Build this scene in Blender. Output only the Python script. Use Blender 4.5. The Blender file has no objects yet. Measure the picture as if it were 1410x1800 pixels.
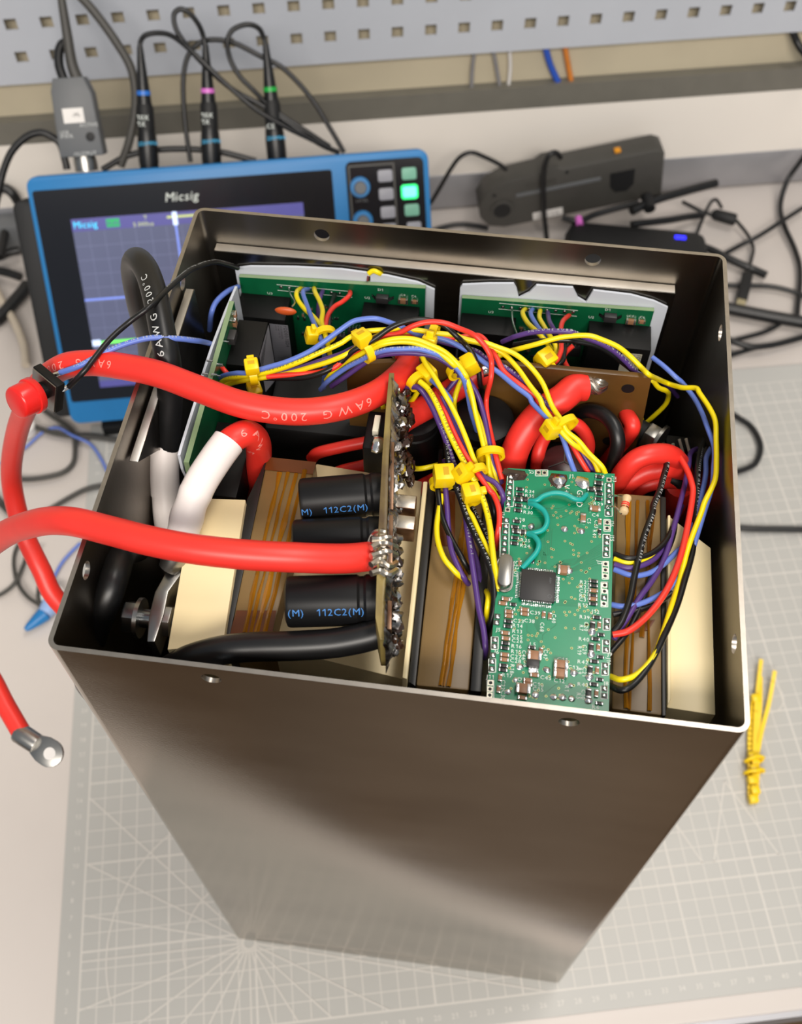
import bpy, bmesh, math, random
from mathutils import Vector, Matrix
random.seed(7)
sc = bpy.context.scene
COL = sc.collection
S = 0.001                                   # all lengths below are millimetres
H = 388.5215                                # height of the case rim above the mat
# ------------------------------------------------------------------ camera
FPX = 1860.092
CP = (112.815, -111.538, 651.496)
def _rot(a, b, c):
    return Matrix.Rotation(a, 3, 'Z') @ Matrix.Rotation(b, 3, 'X') @ Matrix.Rotation(c, 3, 'Z')
CR = _rot(math.radians(7.478), math.radians(32.796), math.radians(-.079))
cd = bpy.data.cameras.new('camera'); cam = bpy.data.objects.new('camera', cd); COL.objects.link(cam)
cd.sensor_fit = 'HORIZONTAL'; cd.sensor_width = 36; cd.lens = FPX * 36 / 1410
cd.clip_start = .01; cd.clip_end = 30
cam.matrix_world = Matrix.Translation(Vector(CP) * S) @ CR.to_4x4()
cd.dof.use_dof = True; cd.dof.focus_distance = .335; cd.dof.aperture_fstop = 22
sc.camera = cam
# ------------------------------------------------------------------ light
w = bpy.data.worlds.new('room_light'); sc.world = w; w.use_nodes = True
w.node_tree.nodes['Background'].inputs[0].default_value = (.86, .93, 1.0, 1)
w.node_tree.nodes['Background'].inputs[1].default_value = .34
def area(name, loc, tgt, sx, sy, power, col):
    l = bpy.data.lights.new(name, 'AREA'); l.shape = 'RECTANGLE'; l.size = sx; l.size_y = sy; l.energy = power; l.color = col
    o = bpy.data.objects.new(name, l); COL.objects.link(o); o.location = loc
    o.rotation_euler = (Vector(tgt) - Vector(loc)).to_track_quat('-Z', 'Y').to_euler()
area('ceiling_lamp', (.62, .4, 2.25), (.1, .3, 0), 1.3, .35, 19, (1, .93, .85))
area('ceiling_lamp', (.35, -1.6, 1.9), (.1, .3, .1), 1.7, .5, 56, (1, .93, .85))
sc.view_settings.view_transform = 'Standard'; sc.view_settings.look = 'None'
sc.view_settings.exposure = 0.0; sc.view_settings.gamma = 1
# ------------------------------------------------------------------ helpers
def ray(px, py):
    return CR @ Vector(((px - 705) / FPX, -(py - 900) / FPX, -1))
def Zp(px, py, z):
    d = ray(px, py); c = Vector(CP); return c + d * ((z - c.z) / d.z)
def P(px, py, h): return Zp(px, py, H + h)            # point on a level plane, h above the rim
def PL(px, py, p0, n):
    d = ray(px, py); c = Vector(CP); n = Vector(n); return c + d * ((Vector(p0) - c).dot(n) / d.dot(n))
def YP(px, py, y): return PL(px, py, (0, y, 0), (0, 1, 0))
def XP(px, py, x): return PL(px, py, (x, 0, 0), (1, 0, 0))
TH = math.radians(13.7)
BU = Vector((math.cos(TH), math.sin(TH), 0)); BV = Vector((-math.sin(TH), math.cos(TH), 0)); ZZ = Vector((0, 0, 1))
def B3(u, v, z): return BU * u + BV * v + ZZ * z      # bench frame
def VP(px, py, v): return PL(px, py, BV * v, BV)      # point on an upright plane parallel to the wall
ZONE = dict(T=(0, 0, 1), A=(340, 460, 5.423), B=(560, 460, 5.423), C=(780, 480, 6.41), D=(980, 480, 6.41), E=(680, 640, 5.875),
            F=(700, 840, 5), G=(860, 640, 5.423), H=(1060, 640, 5.64), I=(1040, 640, 2.813), a=(820, 800, 4.7), b=(820, 1020, 4.7),
            L=(0, 720, 4.39), R=(1000, 220, 3.44), K=(740, 220, 4.406), J=(0, 220, 4.737))
def zp(z, x, y):
    o = ZONE[z]; return o[0] + x / o[2], o[1] + y / o[2]
def path(s, base=H):
    q = []
    for tk in s.split():
        n = tk[1:].split(',')
        px, py = zp(tk[0], float(n[0]), float(n[1])); h = float(n[2]) if len(n) > 2 else None
        if len(q) > 1 and tk[0] != q[-1][3]:               # crossing into another traced crop: skip a doubled-back point
            ax, ay = q[-1][0]-q[-2][0], q[-1][1]-q[-2][1]; dx, dy = px-q[-1][0], py-q[-1][1]
            if ax*dx+ay*dy < 0 or math.hypot(dx, dy) < 8: continue
        q.append([px, py, h, tk[0]])
    if q[0][2] is None: q[0][2] = 0.
    if q[-1][2] is None: q[-1][2] = [k[2] for k in q if k[2] is not None][-1]
    i = 0
    while i < len(q):
        if q[i][2] is None:
            j = i
            while q[j][2] is None: j += 1
            for k in range(i, j): q[k][2] = q[i-1][2] + (q[j][2] - q[i-1][2]) * (k - i + 1) / (j - i + 1)
            i = j
        i += 1
    return [Zp(k[0], k[1], base + k[2]) for k in q]
def spline(p, n=6):
    p = [Vector(x) for x in p]
    if len(p) < 3: return p
    q = [p[0] * 2 - p[1]] + p + [p[-1] * 2 - p[-2]]; out = []
    for i in range(1, len(q) - 2):
        a, b, c, d = q[i-1:i+3]
        for k in range(n):
            t = k / n
            out.append(.5 * ((2*b) + (c-a)*t + (2*a-5*b+4*c-d)*t*t + (3*b-a-3*c+d)*t**3))
    out.append(p[-1]); return out
def perp(d):
    d = d.normalized(); a = Vector((0, 0, 1)) if abs(d.z) < .9 else Vector((1, 0, 0))
    u = d.cross(a).normalized(); return u, d.cross(u)
class MB:
    def __init__(s): s.v = []; s.f = []; s.m = []
    def add(s, vs, fs, mi=0):
        o = len(s.v); s.v += [Vector(x) for x in vs]
        for f in fs: s.f.append([i + o for i in f]); s.m.append(mi)
        return s
    def box(s, c, sz, ax=None, mi=0):
        X, Y, Z_ = ax or (Vector((1, 0, 0)), Vector((0, 1, 0)), ZZ); c = Vector(c); vs = []
        for k in (-.5, .5):
            for i, j in ((-.5, -.5), (.5, -.5), (.5, .5), (-.5, .5)): vs.append(c + X*i*sz[0] + Y*j*sz[1] + Z_*k*sz[2])
        return s.add(vs, [(3, 2, 1, 0), (4, 5, 6, 7), (0, 1, 5, 4), (1, 2, 6, 5), (2, 3, 7, 6), (3, 0, 4, 7)], mi)
    def prism(s, poly, vec, mi=0):
        poly = [Vector(p) for p in poly]; n = len(poly); vec = Vector(vec)
        return s.add(poly + [p + vec for p in poly], [list(range(n)), list(range(2*n-1, n-1, -1))] + [(i, (i+1) % n, n+(i+1) % n, n+i) for i in range(n)], mi)
    def lathe(s, p0, d, prof, n=20, mi=0):
        p0 = Vector(p0); d = Vector(d).normalized(); u, v = perp(d); vs = []; fs = []
        for t, r in prof:
            for k in range(n):
                a = 2*math.pi*k/n; vs.append(p0 + d*t + (u*math.cos(a) + v*math.sin(a)) * r)
        for i in range(len(prof)-1):
            for k in range(n): fs.append((i*n+k, i*n+(k+1) % n, (i+1)*n+(k+1) % n, (i+1)*n+k))
        fs += [list(range(n))[::-1], [(len(prof)-1)*n+k for k in range(n)]]
        return s.add(vs, fs, mi)
    def cyl(s, p0, p1, r, r2=None, n=16, mi=0):
        p0, p1 = Vector(p0), Vector(p1); L = (p1-p0).length
        return s.lathe(p0, p1-p0, [(0, r), (L, r if r2 is None else r2)], n, mi)
    def tube(s, pts, r, n=8, sub=6, mi=0, smooth=True):
        c = spline(pts, sub) if smooth else [Vector(p) for p in pts]; N = len(c); vs = []; fs = []; u = None
        for i, p in enumerate(c):
            t = (c[min(i+1, N-1)] - c[max(i-1, 0)]).normalized()
            if u is None: u, _ = perp(t)
            u = (u - t*u.dot(t)).normalized(); w_ = t.cross(u)
            rr = r if not callable(r) else r(i/(N-1))
            for k in range(n):
                a = 2*math.pi*k/n; vs.append(p + (u*math.cos(a) + w_*math.sin(a)) * rr)
        for i in range(N-1):
            for k in range(n): fs.append((i*n+k, i*n+(k+1) % n, (i+1)*n+(k+1) % n, (i+1)*n+k))
        fs += [list(range(n))[::-1], [(N-1)*n+k for k in range(n)]]
        return s.add(vs, fs, mi)
    def blob(s, c, r, sc3=(1, 1, 1), jit=.0, mi=0, seg=8, rings=5):
        c = Vector(c); vs = [c + Vector((0, 0, r*sc3[2]))]; fs = []
        for i in range(1, rings):
            for k in range(seg):
                a = math.pi*i/rings; b_ = 2*math.pi*k/seg; q = r*(1+random.uniform(-jit, jit))
                vs.append(c + Vector((q*math.sin(a)*math.cos(b_)*sc3[0], q*math.sin(a)*math.sin(b_)*sc3[1], q*math.cos(a)*sc3[2])))
        vs.append(c - Vector((0, 0, r*sc3[2]))); L = len(vs)-1
        for k in range(seg):
            fs.append((0, 1+k, 1+(k+1) % seg)); fs.append((L, L-seg+(k+1) % seg, L-seg+k))
            for i in range(rings-2): fs.append((1+i*seg+k, 1+(i+1)*seg+k, 1+(i+1)*seg+(k+1) % seg, 1+i*seg+(k+1) % seg))
        return s.add(vs, fs, mi)
    def build(s, name, mats, parent=None, smooth=38, bevel=0, label=None, cat=None, group=None, kind=None, loc=None, sub=False):
        mats = mats if isinstance(mats, (list, tuple)) else [mats]
        if parent is not None: o3 = wloc(parent)
        elif loc is not None: o3 = Vector(loc)
        else:
            zs = min(v.z for v in s.v); o3 = Vector((sum(v.x for v in s.v)/len(s.v), sum(v.y for v in s.v)/len(s.v), zs))
        me = bpy.data.meshes.new(name); me.from_pydata([(v-o3)*S for v in s.v], [], s.f)
        for m in mats: me.materials.append(m)
        me.polygons.foreach_set('material_index', s.m)
        bm = bmesh.new(); bm.from_mesh(me); bmesh.ops.recalc_face_normals(bm, faces=bm.faces)
        if bevel:
            es = [e for e in bm.edges if len(e.link_faces) == 2 and e.calc_face_angle(0) > .6]
            bmesh.ops.bevel(bm, geom=es, offset=bevel*S, segments=2, affect='EDGES', profile=.5, clamp_overlap=True)
        bm.to_mesh(me); bm.free()
        if smooth: me.shade_smooth(); me.set_sharp_from_angle(angle=math.radians(smooth))
        o = bpy.data.objects.new(name, me); COL.objects.link(o)
        if parent is not None: o.parent = parent
        else: o.location = o3*S
        return tag(o, label, cat, group, kind)
def wloc(o):
    v = Vector((0, 0, 0))
    while o is not None: v = v + Vector(o.location) / S; o = o.parent
    return v
def tag(o, label=None, cat=None, group=None, kind=None):
    if label: o['label'] = label
    if cat: o['category'] = cat
    if group: o['group'] = group
    if kind: o['kind'] = kind
    return o
def thing(name, label, cat, loc, group=None):
    o = bpy.data.objects.new(name, None); COL.objects.link(o); o.location = Vector(loc)*S; o.empty_display_size = .01
    return tag(o, label, cat, group)
def inst(me, name, parent, loc, rz=0, label=None):
    o = bpy.data.objects.new(name, me); COL.objects.link(o); o.parent = parent
    o.location = (Vector(loc) - wloc(parent))*S; o.rotation_euler = (0, 0, rz)
    if label: o['label'] = label
    return o
def meshof(mb, name, mats, bevel=0):
    o = mb.build(name, mats, loc=(0, 0, 0), bevel=bevel); me = o.data; bpy.data.objects.remove(o); return me
# text
_gl = {'1': ([(x, y) for y in (0, .14, .28, .42, .57, .7) for x in (.26, .35)] + [(.06, .56), (.06, .47)], [(0, 1, 3, 2), (2, 3, 5, 4), (4, 5, 7, 6), (6, 7, 9, 8), (8, 9, 11, 10), (13, 8, 10, 12)], .52)}
def glyph(ch):
    if ch not in _gl:
        cu = bpy.data.curves.new('t', 'FONT'); cu.body = 'i' + ch + 'i'; cu.size = 1; cu.resolution_u = 2
        o = bpy.data.objects.new('t', cu); me = o.to_mesh(); xs = [v.co.x for v in me.vertices]
        o.to_mesh_clear(); bpy.data.objects.remove(o)
        cu2 = bpy.data.curves.new('t', 'FONT'); cu2.body = ch; cu2.size = 1; cu2.resolution_u = 2
        o = bpy.data.objects.new('t', cu2); me = o.to_mesh()
        vs = [(v.co.x, v.co.y) for v in me.vertices]; fs = [list(p.vertices) for p in me.polygons]
        o.to_mesh_clear(); bpy.data.objects.remove(o)
        adv = (max(x for x, y in vs) + .1) if vs else .35
        _gl[ch] = (vs, fs, adv)
    return _gl[ch]
def flat(mb, s, o, X, Y, size, mi=0, center=False, sp=1.0):
    o, X, Y = Vector(o), Vector(X).normalized(), Vector(Y).normalized(); x = 0
    if center: x = -sum(glyph(c)[2]*sp for c in s)*size/2
    for ch in s:
        vs, fs, adv = glyph(ch)
        if vs: mb.add([o + X*(x + a*size) + Y*(b*size) for a, b in vs], fs, mi)
        x += adv*size*sp
def wrap(mb, s, pts, r, s0, size, phi=0., up=(0, -.45, .9), sp=1.0, rev=False):
    c = spline(pts, 12); c = c[::-1] if rev else c
    L = [0]
    for i in range(1, len(c)): L.append(L[-1] + (c[i]-c[i-1]).length)
    up = Vector(up)
    def at(d):
        d = max(0, min(L[-1]-1e-4, d)); i = 0
        while L[i+1] < d: i += 1
        t = (d-L[i])/max(1e-6, L[i+1]-L[i]); p = c[i].lerp(c[i+1], t)
        a = c[max(0, i-2)]; b = c[min(len(c)-1, i+3)]; T = (b-a).normalized()
        N = (up - T*up.dot(T)).normalized(); return p, T, N, N.cross(T)
    x = s0
    for ch in s:
        vs, fs, adv = glyph(ch)
        if vs:
            bm = bmesh.new(); bv = [bm.verts.new((a, b, 0)) for a, b in vs]
            for f in fs:
                try: bm.faces.new([bv[i] for i in f])
                except ValueError: pass
            bmesh.ops.triangulate(bm, faces=bm.faces[:])
            bmesh.ops.subdivide_edges(bm, edges=[e for e in bm.edges if e.calc_length() > .22], cuts=2, use_grid_fill=True)
            bm.verts.index_update(); out = []
            for v in bm.verts:
                p, T, N, Bv = at(x + v.co.x*size); a = v.co.y*size/r + phi
                out.append(p + (N*math.cos(a) + Bv*math.sin(a))*(r+.06))
            mb.add(out, [[v.index for v in f.verts] for f in bm.faces]); bm.free()
        x += adv*size*sp
# ------------------------------------------------------------------ materials
def lin(c): c = c/255; return c/12.92 if c <= .04045 else ((c+.055)/1.055)**2.4
def M(name, rgb, rough=.5, metal=0., var=.08, scale=60, bump=0., bscale=300, emit=0, alpha=1, spec=.5, trans=0, coat=0, stretch=None, rvar=0, dark=None, aniso=0):
    m = bpy.data.materials.new(name); m.use_nodes = True; nt = m.node_tree; b = nt.nodes['Principled BSDF']
    c = tuple(lin(x) for x in rgb)
    b.inputs['Roughness'].default_value = rough; b.inputs['Metallic'].default_value = metal
    b.inputs['Specular IOR Level'].default_value = spec
    if coat: b.inputs['Coat Weight'].default_value = coat; b.inputs['Coat Roughness'].default_value = .08
    if trans: b.inputs['Transmission Weight'].default_value = trans
    if emit: b.inputs['Emission Color'].default_value = (*c, 1); b.inputs['Emission Strength'].default_value = emit
    tc = nt.nodes.new('ShaderNodeTexCoord'); mp = nt.nodes.new('ShaderNodeMapping'); nt.links.new(tc.outputs['Object'], mp.inputs[0])
    if stretch: mp.inputs['Scale'].default_value = stretch
    nz = nt.nodes.new('ShaderNodeTexNoise'); nz.inputs['Scale'].default_value = scale; nz.inputs['Detail'].default_value = 5
    nt.links.new(mp.outputs[0], nz.inputs['Vector'])
    mx = nt.nodes.new('ShaderNodeMix'); mx.data_type = 'RGBA'
    d = dark or tuple(x*(1-2*var) for x in rgb)
    if not dark: c2 = tuple(min(1, x*(1+var)) for x in c); c1 = tuple(x*(1-var) for x in c)
    else: c1 = tuple(lin(x) for x in d); c2 = c
    mx.inputs['A'].default_value = (*c1, 1); mx.inputs['B'].default_value = (*c2, 1)
    rp = nt.nodes.new('ShaderNodeMapRange'); rp.inputs['From Min'].default_value = .3; rp.inputs['From Max'].default_value = .7
    nt.links.new(nz.outputs['Fac'], rp.inputs['Value']); nt.links.new(rp.outputs[0], mx.inputs['Factor'])
    nt.links.new(mx.outputs['Result'], b.inputs['Base Color'])
    if rvar:
        r2 = nt.nodes.new('ShaderNodeMapRange'); r2.inputs['From Min'].default_value = .3; r2.inputs['From Max'].default_value = .7
        r2.inputs['To Min'].default_value = rough-rvar; r2.inputs['To Max'].default_value = rough+rvar
        nt.links.new(nz.outputs['Fac'], r2.inputs['Value']); nt.links.new(r2.outputs[0], b.inputs['Roughness'])
    if bump:
        n2 = nt.nodes.new('ShaderNodeTexNoise'); n2.inputs['Scale'].default_value = bscale; nt.links.new(mp.outputs[0], n2.inputs['Vector'])
        bp = nt.nodes.new('ShaderNodeBump'); bp.inputs['Strength'].default_value = bump; bp.inputs['Distance'].default_value = .0005
        nt.links.new(n2.outputs['Fac'], bp.inputs['Height']); nt.links.new(bp.outputs[0], b.inputs['Normal'])
    return m
m_steel = M('brushed_steel', (168, 160, 147), .15, 1, scale=8, stretch=(1, 1, 2), rvar=.04, dark=(136, 126, 112), bump=.03, bscale=900)
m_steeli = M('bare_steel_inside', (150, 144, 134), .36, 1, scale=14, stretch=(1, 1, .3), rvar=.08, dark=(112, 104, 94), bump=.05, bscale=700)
m_cut = M('cut_steel_edge', (172, 165, 156), .34, 1, var=.08, scale=300)
m_plate = M('machined_aluminium_lit', (222, 218, 212), .5, 1, var=.1, scale=80, stretch=(1, 1, 4))  # upward edges of the plates, their catch of lamplight put into the colour
m_platd = M('machined_aluminium_shaded', (120, 116, 110), .26, 1, var=.15, scale=60, stretch=(1, 1, 4))  # same aluminium, dim reflection of the upright faces put into the colour
m_cream = M('cream_resin', (236, 218, 172), .42, 0, var=.04, scale=30)
m_kap = M('polyimide_tape_tan', (124, 99, 60), .38, 0, var=.1, scale=60)
m_kapA = M('polyimide_tape_amber', (178, 120, 24), .2, 0, scale=160, stretch=(1, .15, 1), coat=.4, dark=(110, 66, 14))
m_kapD = M('polyimide_tape_brown', (98, 50, 14), .34, 0, var=.25, scale=60)
m_dark = M('dark_plastic', (26, 25, 24), .4, 0, var=.15)
m_black = M('black_rubber', (16, 16, 17), .38, 0, var=.2, scale=120)
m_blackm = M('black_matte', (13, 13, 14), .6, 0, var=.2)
m_red = M('red_silicone', (234, 52, 42), .4, 0, var=.05, scale=90)
m_redw = M('red_wire', (236, 58, 44), .4, 0, var=.05)
m_yel = M('yellow_wire', (238, 216, 14), .36, 0, var=.05)
m_blu = M('blue_wire', (98, 124, 205), .38, 0, var=.05)
m_pur = M('purple_wire', (82, 54, 122), .38, 0, var=.06)
m_teal = M('teal_wire', (18, 160, 150), .38, 0, var=.05)
m_tie = M('yellow_nylon', (246, 208, 10), .33, 0, var=.04)
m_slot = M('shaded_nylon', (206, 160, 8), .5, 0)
m_wht = M('white_heatshrink', (240, 232, 228), .34, 0, var=.03, scale=40)
m_ins = M('white_insulator', (206, 211, 220), .36, 0, var=.03, scale=60)
m_pcb = M('green_solder_mask', (8, 128, 88), .26, 0, var=.06, scale=120)
m_pcbd = M('dark_green_solder_mask', (10, 92, 56), .28, 0, var=.08, scale=120)
m_fr4 = M('board_edge', (128, 150, 112), .5, 0, var=.1)
m_trace = M('trace_green', (5, 112, 74), .3, 0)
m_fr4b = M('brown_laminate', (110, 78, 34), .32, 0, scale=25, dark=(58, 38, 18))
m_fr4y = M('sooty_laminate', (146, 128, 72), .45, 0, scale=60, dark=(84, 66, 42), bump=.2)
m_copper = M('bare_copper', (196, 120, 84), .35, 1, var=.2, scale=120)
m_cbar = M('tarnished_copper_bar', (168, 136, 112), .42, 1, scale=150, dark=(104, 74, 58))
m_silk = M('white_print', (226, 232, 226), .6, 0, var=.03)
m_silk2 = M('faded_white_print', (196, 198, 196), .6, 0, var=.05)
m_cableprint = M('pale_pink_print', (244, 150, 140), .5, 0)
m_solder = M('solder', (214, 214, 214), .22, 1, var=.15, scale=400, bump=.3, bscale=900)
m_sold2 = M('dull_solder', (170, 168, 166), .36, 1, scale=300, dark=(96, 88, 84), bump=.5, bscale=600)
m_crust = M('solder_crust', (190, 186, 182), .3, .85, scale=190, dark=(40, 28, 20), bump=.5, bscale=500, rvar=.12)
m_flux = M('burnt_flux', (52, 34, 24), .14, 0, var=.4, scale=300, coat=.5, bump=.4, bscale=400)
m_tin = M('tinned_strands', (200, 192, 180), .32, 1, var=.2, scale=300)
m_nickel = M('nickel_plate', (158, 156, 152), .32, 1, var=.1)
m_zinc = M('zinc_bolt', (126, 130, 132), .28, 1, var=.2)
m_chip = M('chip_epoxy', (46, 45, 46), .42, 0, var=.08)
m_res = M('resistor_black', (30, 30, 30), .4, 0)
m_mlcc = M('ceramic_brown', (150, 108, 78), .45, 0, var=.08)
m_cap = M('capacitor_sleeve', (18, 18, 19), .42, 0, var=.12, scale=70, spec=.25)
m_capblue = M('blue_print', (62, 126, 196), .6, 0)
m_conv = M('converter_case', (14, 14, 14), .5, 0, var=.1, scale=200, spec=.25)
m_label = M('silver_label', (150, 150, 158), .4, 0., var=.05)
m_labelw = M('pale_label', (214, 210, 190), .5, 0, var=.05)
m_ink = M('black_ink', (24, 24, 26), .6, 0)
m_orange = M('orange_ceramic', (196, 84, 34), .4, 0)
m_white = M('white_plastic', (226, 222, 218), .5, 0, var=.03)
m_button = M('red_button_cap', (226, 36, 32), .28, 0, var=.03)
m_scopeb = M('blue_plastic', (24, 116, 178), .42, 0, var=.03)
m_glass = M('black_glass', (16, 18, 26), .12, 0, var=.03)
m_keyg = M('grey_key', (150, 150, 158), .5, 0)
m_keyt = M('pale_green_key', (120, 178, 154), .5, 0)
m_grey = M('grey_plastic', (98, 100, 102), .5, 0, var=.05)
m_greyd = M('dark_grey_plastic', (66, 64, 60), .5, 0, var=.06)
m_bench = M('bench_laminate', (206, 198, 192), .4, 0, var=.015, scale=20)
m_mat = M('cutting_mat', (180, 179, 175), .38, 0, var=.015, scale=20)
m_matline = M('mat_print', (206, 202, 196), .45, 0, var=.01)
m_matnum = M('mat_numerals', (212, 208, 202), .45, 0, var=.01)
m_peg = M('pegboard_enamel', (190, 194, 202), .4, 0, var=.02, scale=20)
m_wall = M('wall_paint_tan', (194, 183, 158), .7, 0, var=.08, scale=12)
m_panel = M('cream_panel', (240, 233, 224), .5, 0, var=.015, scale=8)
m_alu = M('anodised_rail', (168, 168, 172), .42, .6, var=.03)
m_beam = M('grey_beam', (118, 115, 106), .5, .2, var=.05)
m_floor = M('brown_floor', (104, 80, 54), .45, 0, var=.2, scale=3)
m_beige = M('beige_cable', (190, 178, 160), .45, 0)
m_clip = M('blue_clip_plastic', (28, 116, 180), .35, 0)
m_led = M('blue_led', (40, 40, 255), .4, emit=2.2)
m_ledg = M('green_led_key', (10, 235, 120), .4, emit=1.0)
m_ledw = M('lit_key_face', (110, 255, 225), .4, emit=1.0)
m_scr = M('screen_dark', (80, 84, 108), .15, emit=.75, var=.05, scale=9)
m_scrbar = M('screen_bar', (70, 68, 126), .2, emit=.8)
m_scrgrid = M('screen_grid', (96, 100, 128), .2, emit=.75)
m_scrw = M('screen_white', (196, 214, 250), .2, emit=.9)
m_scrc = M('screen_cyan', (60, 200, 240), .2, emit=1)
m_scrg = M('screen_green', (110, 235, 90), .2, emit=1)
m_scry = M('screen_yellow', (170, 180, 110), .2, emit=.9)
m_band = {'blue': M('blue_band', (40, 110, 200), .4), 'pink': M('pink_band', (214, 110, 200), .4), 'green': M('green_band', (20, 160, 60), .4)}
m_scrt = M('screen_trace_blue', (110, 130, 210), .2, emit=.9)
m_cyan = M('cyan_print', (30, 170, 220), .5)
m_ambled = M('amber_button', (226, 150, 30), .4)
m_bluew2 = M('blue_jacket', (40, 86, 190), .4)
m_orgw = M('orange_jacket', (216, 130, 50), .4)
m_greyw = M('grey_jacket', (140, 138, 140), .4)
m_tanres = M('resistor_tan', (214, 184, 140), .4)
WM = dict(y=m_yel, b=m_blu, p=m_pur, k=m_black, r=m_redw)
# ------------------------------------------------------------------ room, bench, wall
bx = (BU, BV, ZZ)
MB().box((0, 0, -770), (6000, 6000, 20)).build('floor', m_floor, kind='structure')
MB().box(B3(150, 640, 300), (2600, 56, 1800), bx).build('wall_back', m_wall, kind='structure')
MB().box(B3(150, 609, 66), (2600, 12, 62), bx).build('trim_1', m_panel, kind='structure')
MB().box(B3(150, 608.5, 107), (2600, 11, 20.6), bx).build('trim_2', m_beam, kind='structure')
wb = thing('workbench', 'pale laminate workbench with a grey rail along its back edge', 'workbench', B3(150, 250, -33))
MB().box(B3(150, 273, -18), (2600, 692, 30), bx).build('bench_top', m_bench, wb, bevel=2)
MB().box(B3(150, 611, 17), (2600, 18, 36), bx).build('back_rail', m_alu, wb, bevel=1)
MB().box(B3(150, -74.5, -19), (2600, 3, 28), bx).build('edge_band', m_alu, wb)
for u in (-700, 1000): MB().box(B3(u, 300, -397), (60, 60, 726), bx).build('leg', m_alu, wb)
# pegboard with real square holes
pg = thing('pegboard', 'pale grey perforated steel board above the bench', 'pegboard', B3(150, 601, 152))
mb = MB(); pit = 25.5; hw = 4.4; v0, v1 = 600.5, 602; zb = 152
us = [-119.3 + pit*i for i in range(-14, 45)]; zs = [174.4 + 26*j for j in range(0, 10)]
xe = [us[0]-pit/2]
for u in us: xe += [u-hw, u+hw]
xe.append(us[-1]+pit/2); ze = [zb]
for z in zs: ze += [z-hw, z+hw]
ze.append(zs[-1]+14)
nx, nz = len(xe), len(ze)
base = len(mb.v)
for v in (v0, v1):
    for z in ze:
        for u in xe: mb.v.append(B3(u, v, z))
def pid(k, j, i): return k*nx*nz + j*nx + i
def hole(i, j): return i % 2 == 1 and j % 2 == 1
for j in range(nz-1):
    for i in range(nx-1):
        if hole(i, j):
            for (a, b_), (c, d) in (((i, j), (i+1, j)), ((i+1, j), (i+1, j+1)), ((i+1, j+1), (i, j+1)), ((i, j+1), (i, j))):
                mb.f.append([pid(0, b_, a), pid(0, d, c), pid(1, d, c), pid(1, b_, a)]); mb.m.append(0)
        else:
            for k in (0, 1): mb.f.append([pid(k, j, i), pid(k, j, i+1), pid(k, j+1, i+1), pid(k, j+1, i)]); mb.m.append(0)
mb.build('perforated_panel', m_peg, pg, smooth=0)
MB().box(B3(150, 605, zb+3), (1500, 6.4, 6), bx).build('bottom_flange', m_peg, pg)
# cutting mat
mt = thing('cutting_mat', 'translucent grey cutting mat with white measuring grid on the bench', 'mat', B3(199, 163, -3))
u0, v0m, wu, wv = -101, -61.4, 600, 449
MB().box(B3(u0+wu/2, v0m+wv/2, -1.49), (wu, wv, 2.96), bx).build('mat_sheet', m_mat, mt)
def strip(mb, a, b_, wd, z=.03):
    if b_[0] < gx: f = (gx-a[0])/(b_[0]-a[0]); b_ = (gx, a[1]+(b_[1]-a[1])*f)
    a, b_ = Vector((*a, 0)), Vector((*b_, 0)); n = Vector((-(b_-a).y, (b_-a).x, 0)).normalized()*wd/2
    mb.add([B3(p.x, p.y, z) for p in (a-n, b_-n, b_+n, a+n)], [(0, 1, 2, 3)])
mb = MB(); gx, gy = u0+13, v0m+13; L, Wd = 570, 420
for i in range(58):
    x = gx+10*i
    if x < gx+L: strip(mb, (x, gy), (x, gy+Wd), 1.1 if i % 5 == 0 else .6)
for j in range(43): strip(mb, (gx, gy+10*j), (gx+L, gy+10*j), 1.1 if j % 5 == 0 else .6, .06)
pc = Zp(438, 1657, 0); pu, pv = pc.dot(BU), pc.dot(BV)
for dg in (15, 30, 45, 60, 75, 105, 120, 135, 150, 165, 180, 195, 210, 225, 240, 255, 270, 285, 300, 315, 330, 345):
    a = math.radians(dg); strip(mb, (pu+3*math.cos(a), pv+3*math.sin(a)), (pu+150*math.cos(a), max(gy, pv+150*math.sin(a))) if math.sin(a) >= 0 else (pu+(pv-gy)/-math.sin(a)*math.cos(a), gy), .9, .09+dg*.0004)
for rr in (38, 82):
    for k in range(60):
        a, b_ = [math.pi*.2 + math.pi*.9*(k+d)/60 for d in (0, 1)]
        strip(mb, (pu+rr*math.cos(a), pv+rr*math.sin(a)), (pu+rr*math.cos(b_), pv+rr*math.sin(b_)), .9, .26+.01*(k % 2))
for cx in (215, 262, 309):
    for (a, b_) in (((cx-20, 12), (cx, 60)), ((cx, 60), (cx+20, 12)), ((cx-20, 12), (cx+20, 12))): strip(mb, a, b_, .9, .12)
for cx, cy, rr in ((262, 112, 22), (318, 112, 15), (352, 112, 11)):
    for k in range(32):
        a, b_ = [2*math.pi*(k+d)/32 for d in (0, 1)]
        strip(mb, (cx+rr*math.cos(a), cy+rr*math.sin(a)), (cx+rr*math.cos(b_), cy+rr*math.sin(b_)), .8, .15+.01*(k % 2))
mb.build('printed_grid', m_matline, mt, smooth=0)
mb = MB()
for j in range(0, 42): flat(mb, str(j), B3(u0+5, gy+10*j-1.5, .04), BU, BV, 4)
for i in range(1, 57): flat(mb, str(i), B3(gx+10*i-2, v0m+5, .04), BU, BV, 4)
mb.build('ruler_numbers', m_matnum, mt, smooth=0)
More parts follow.
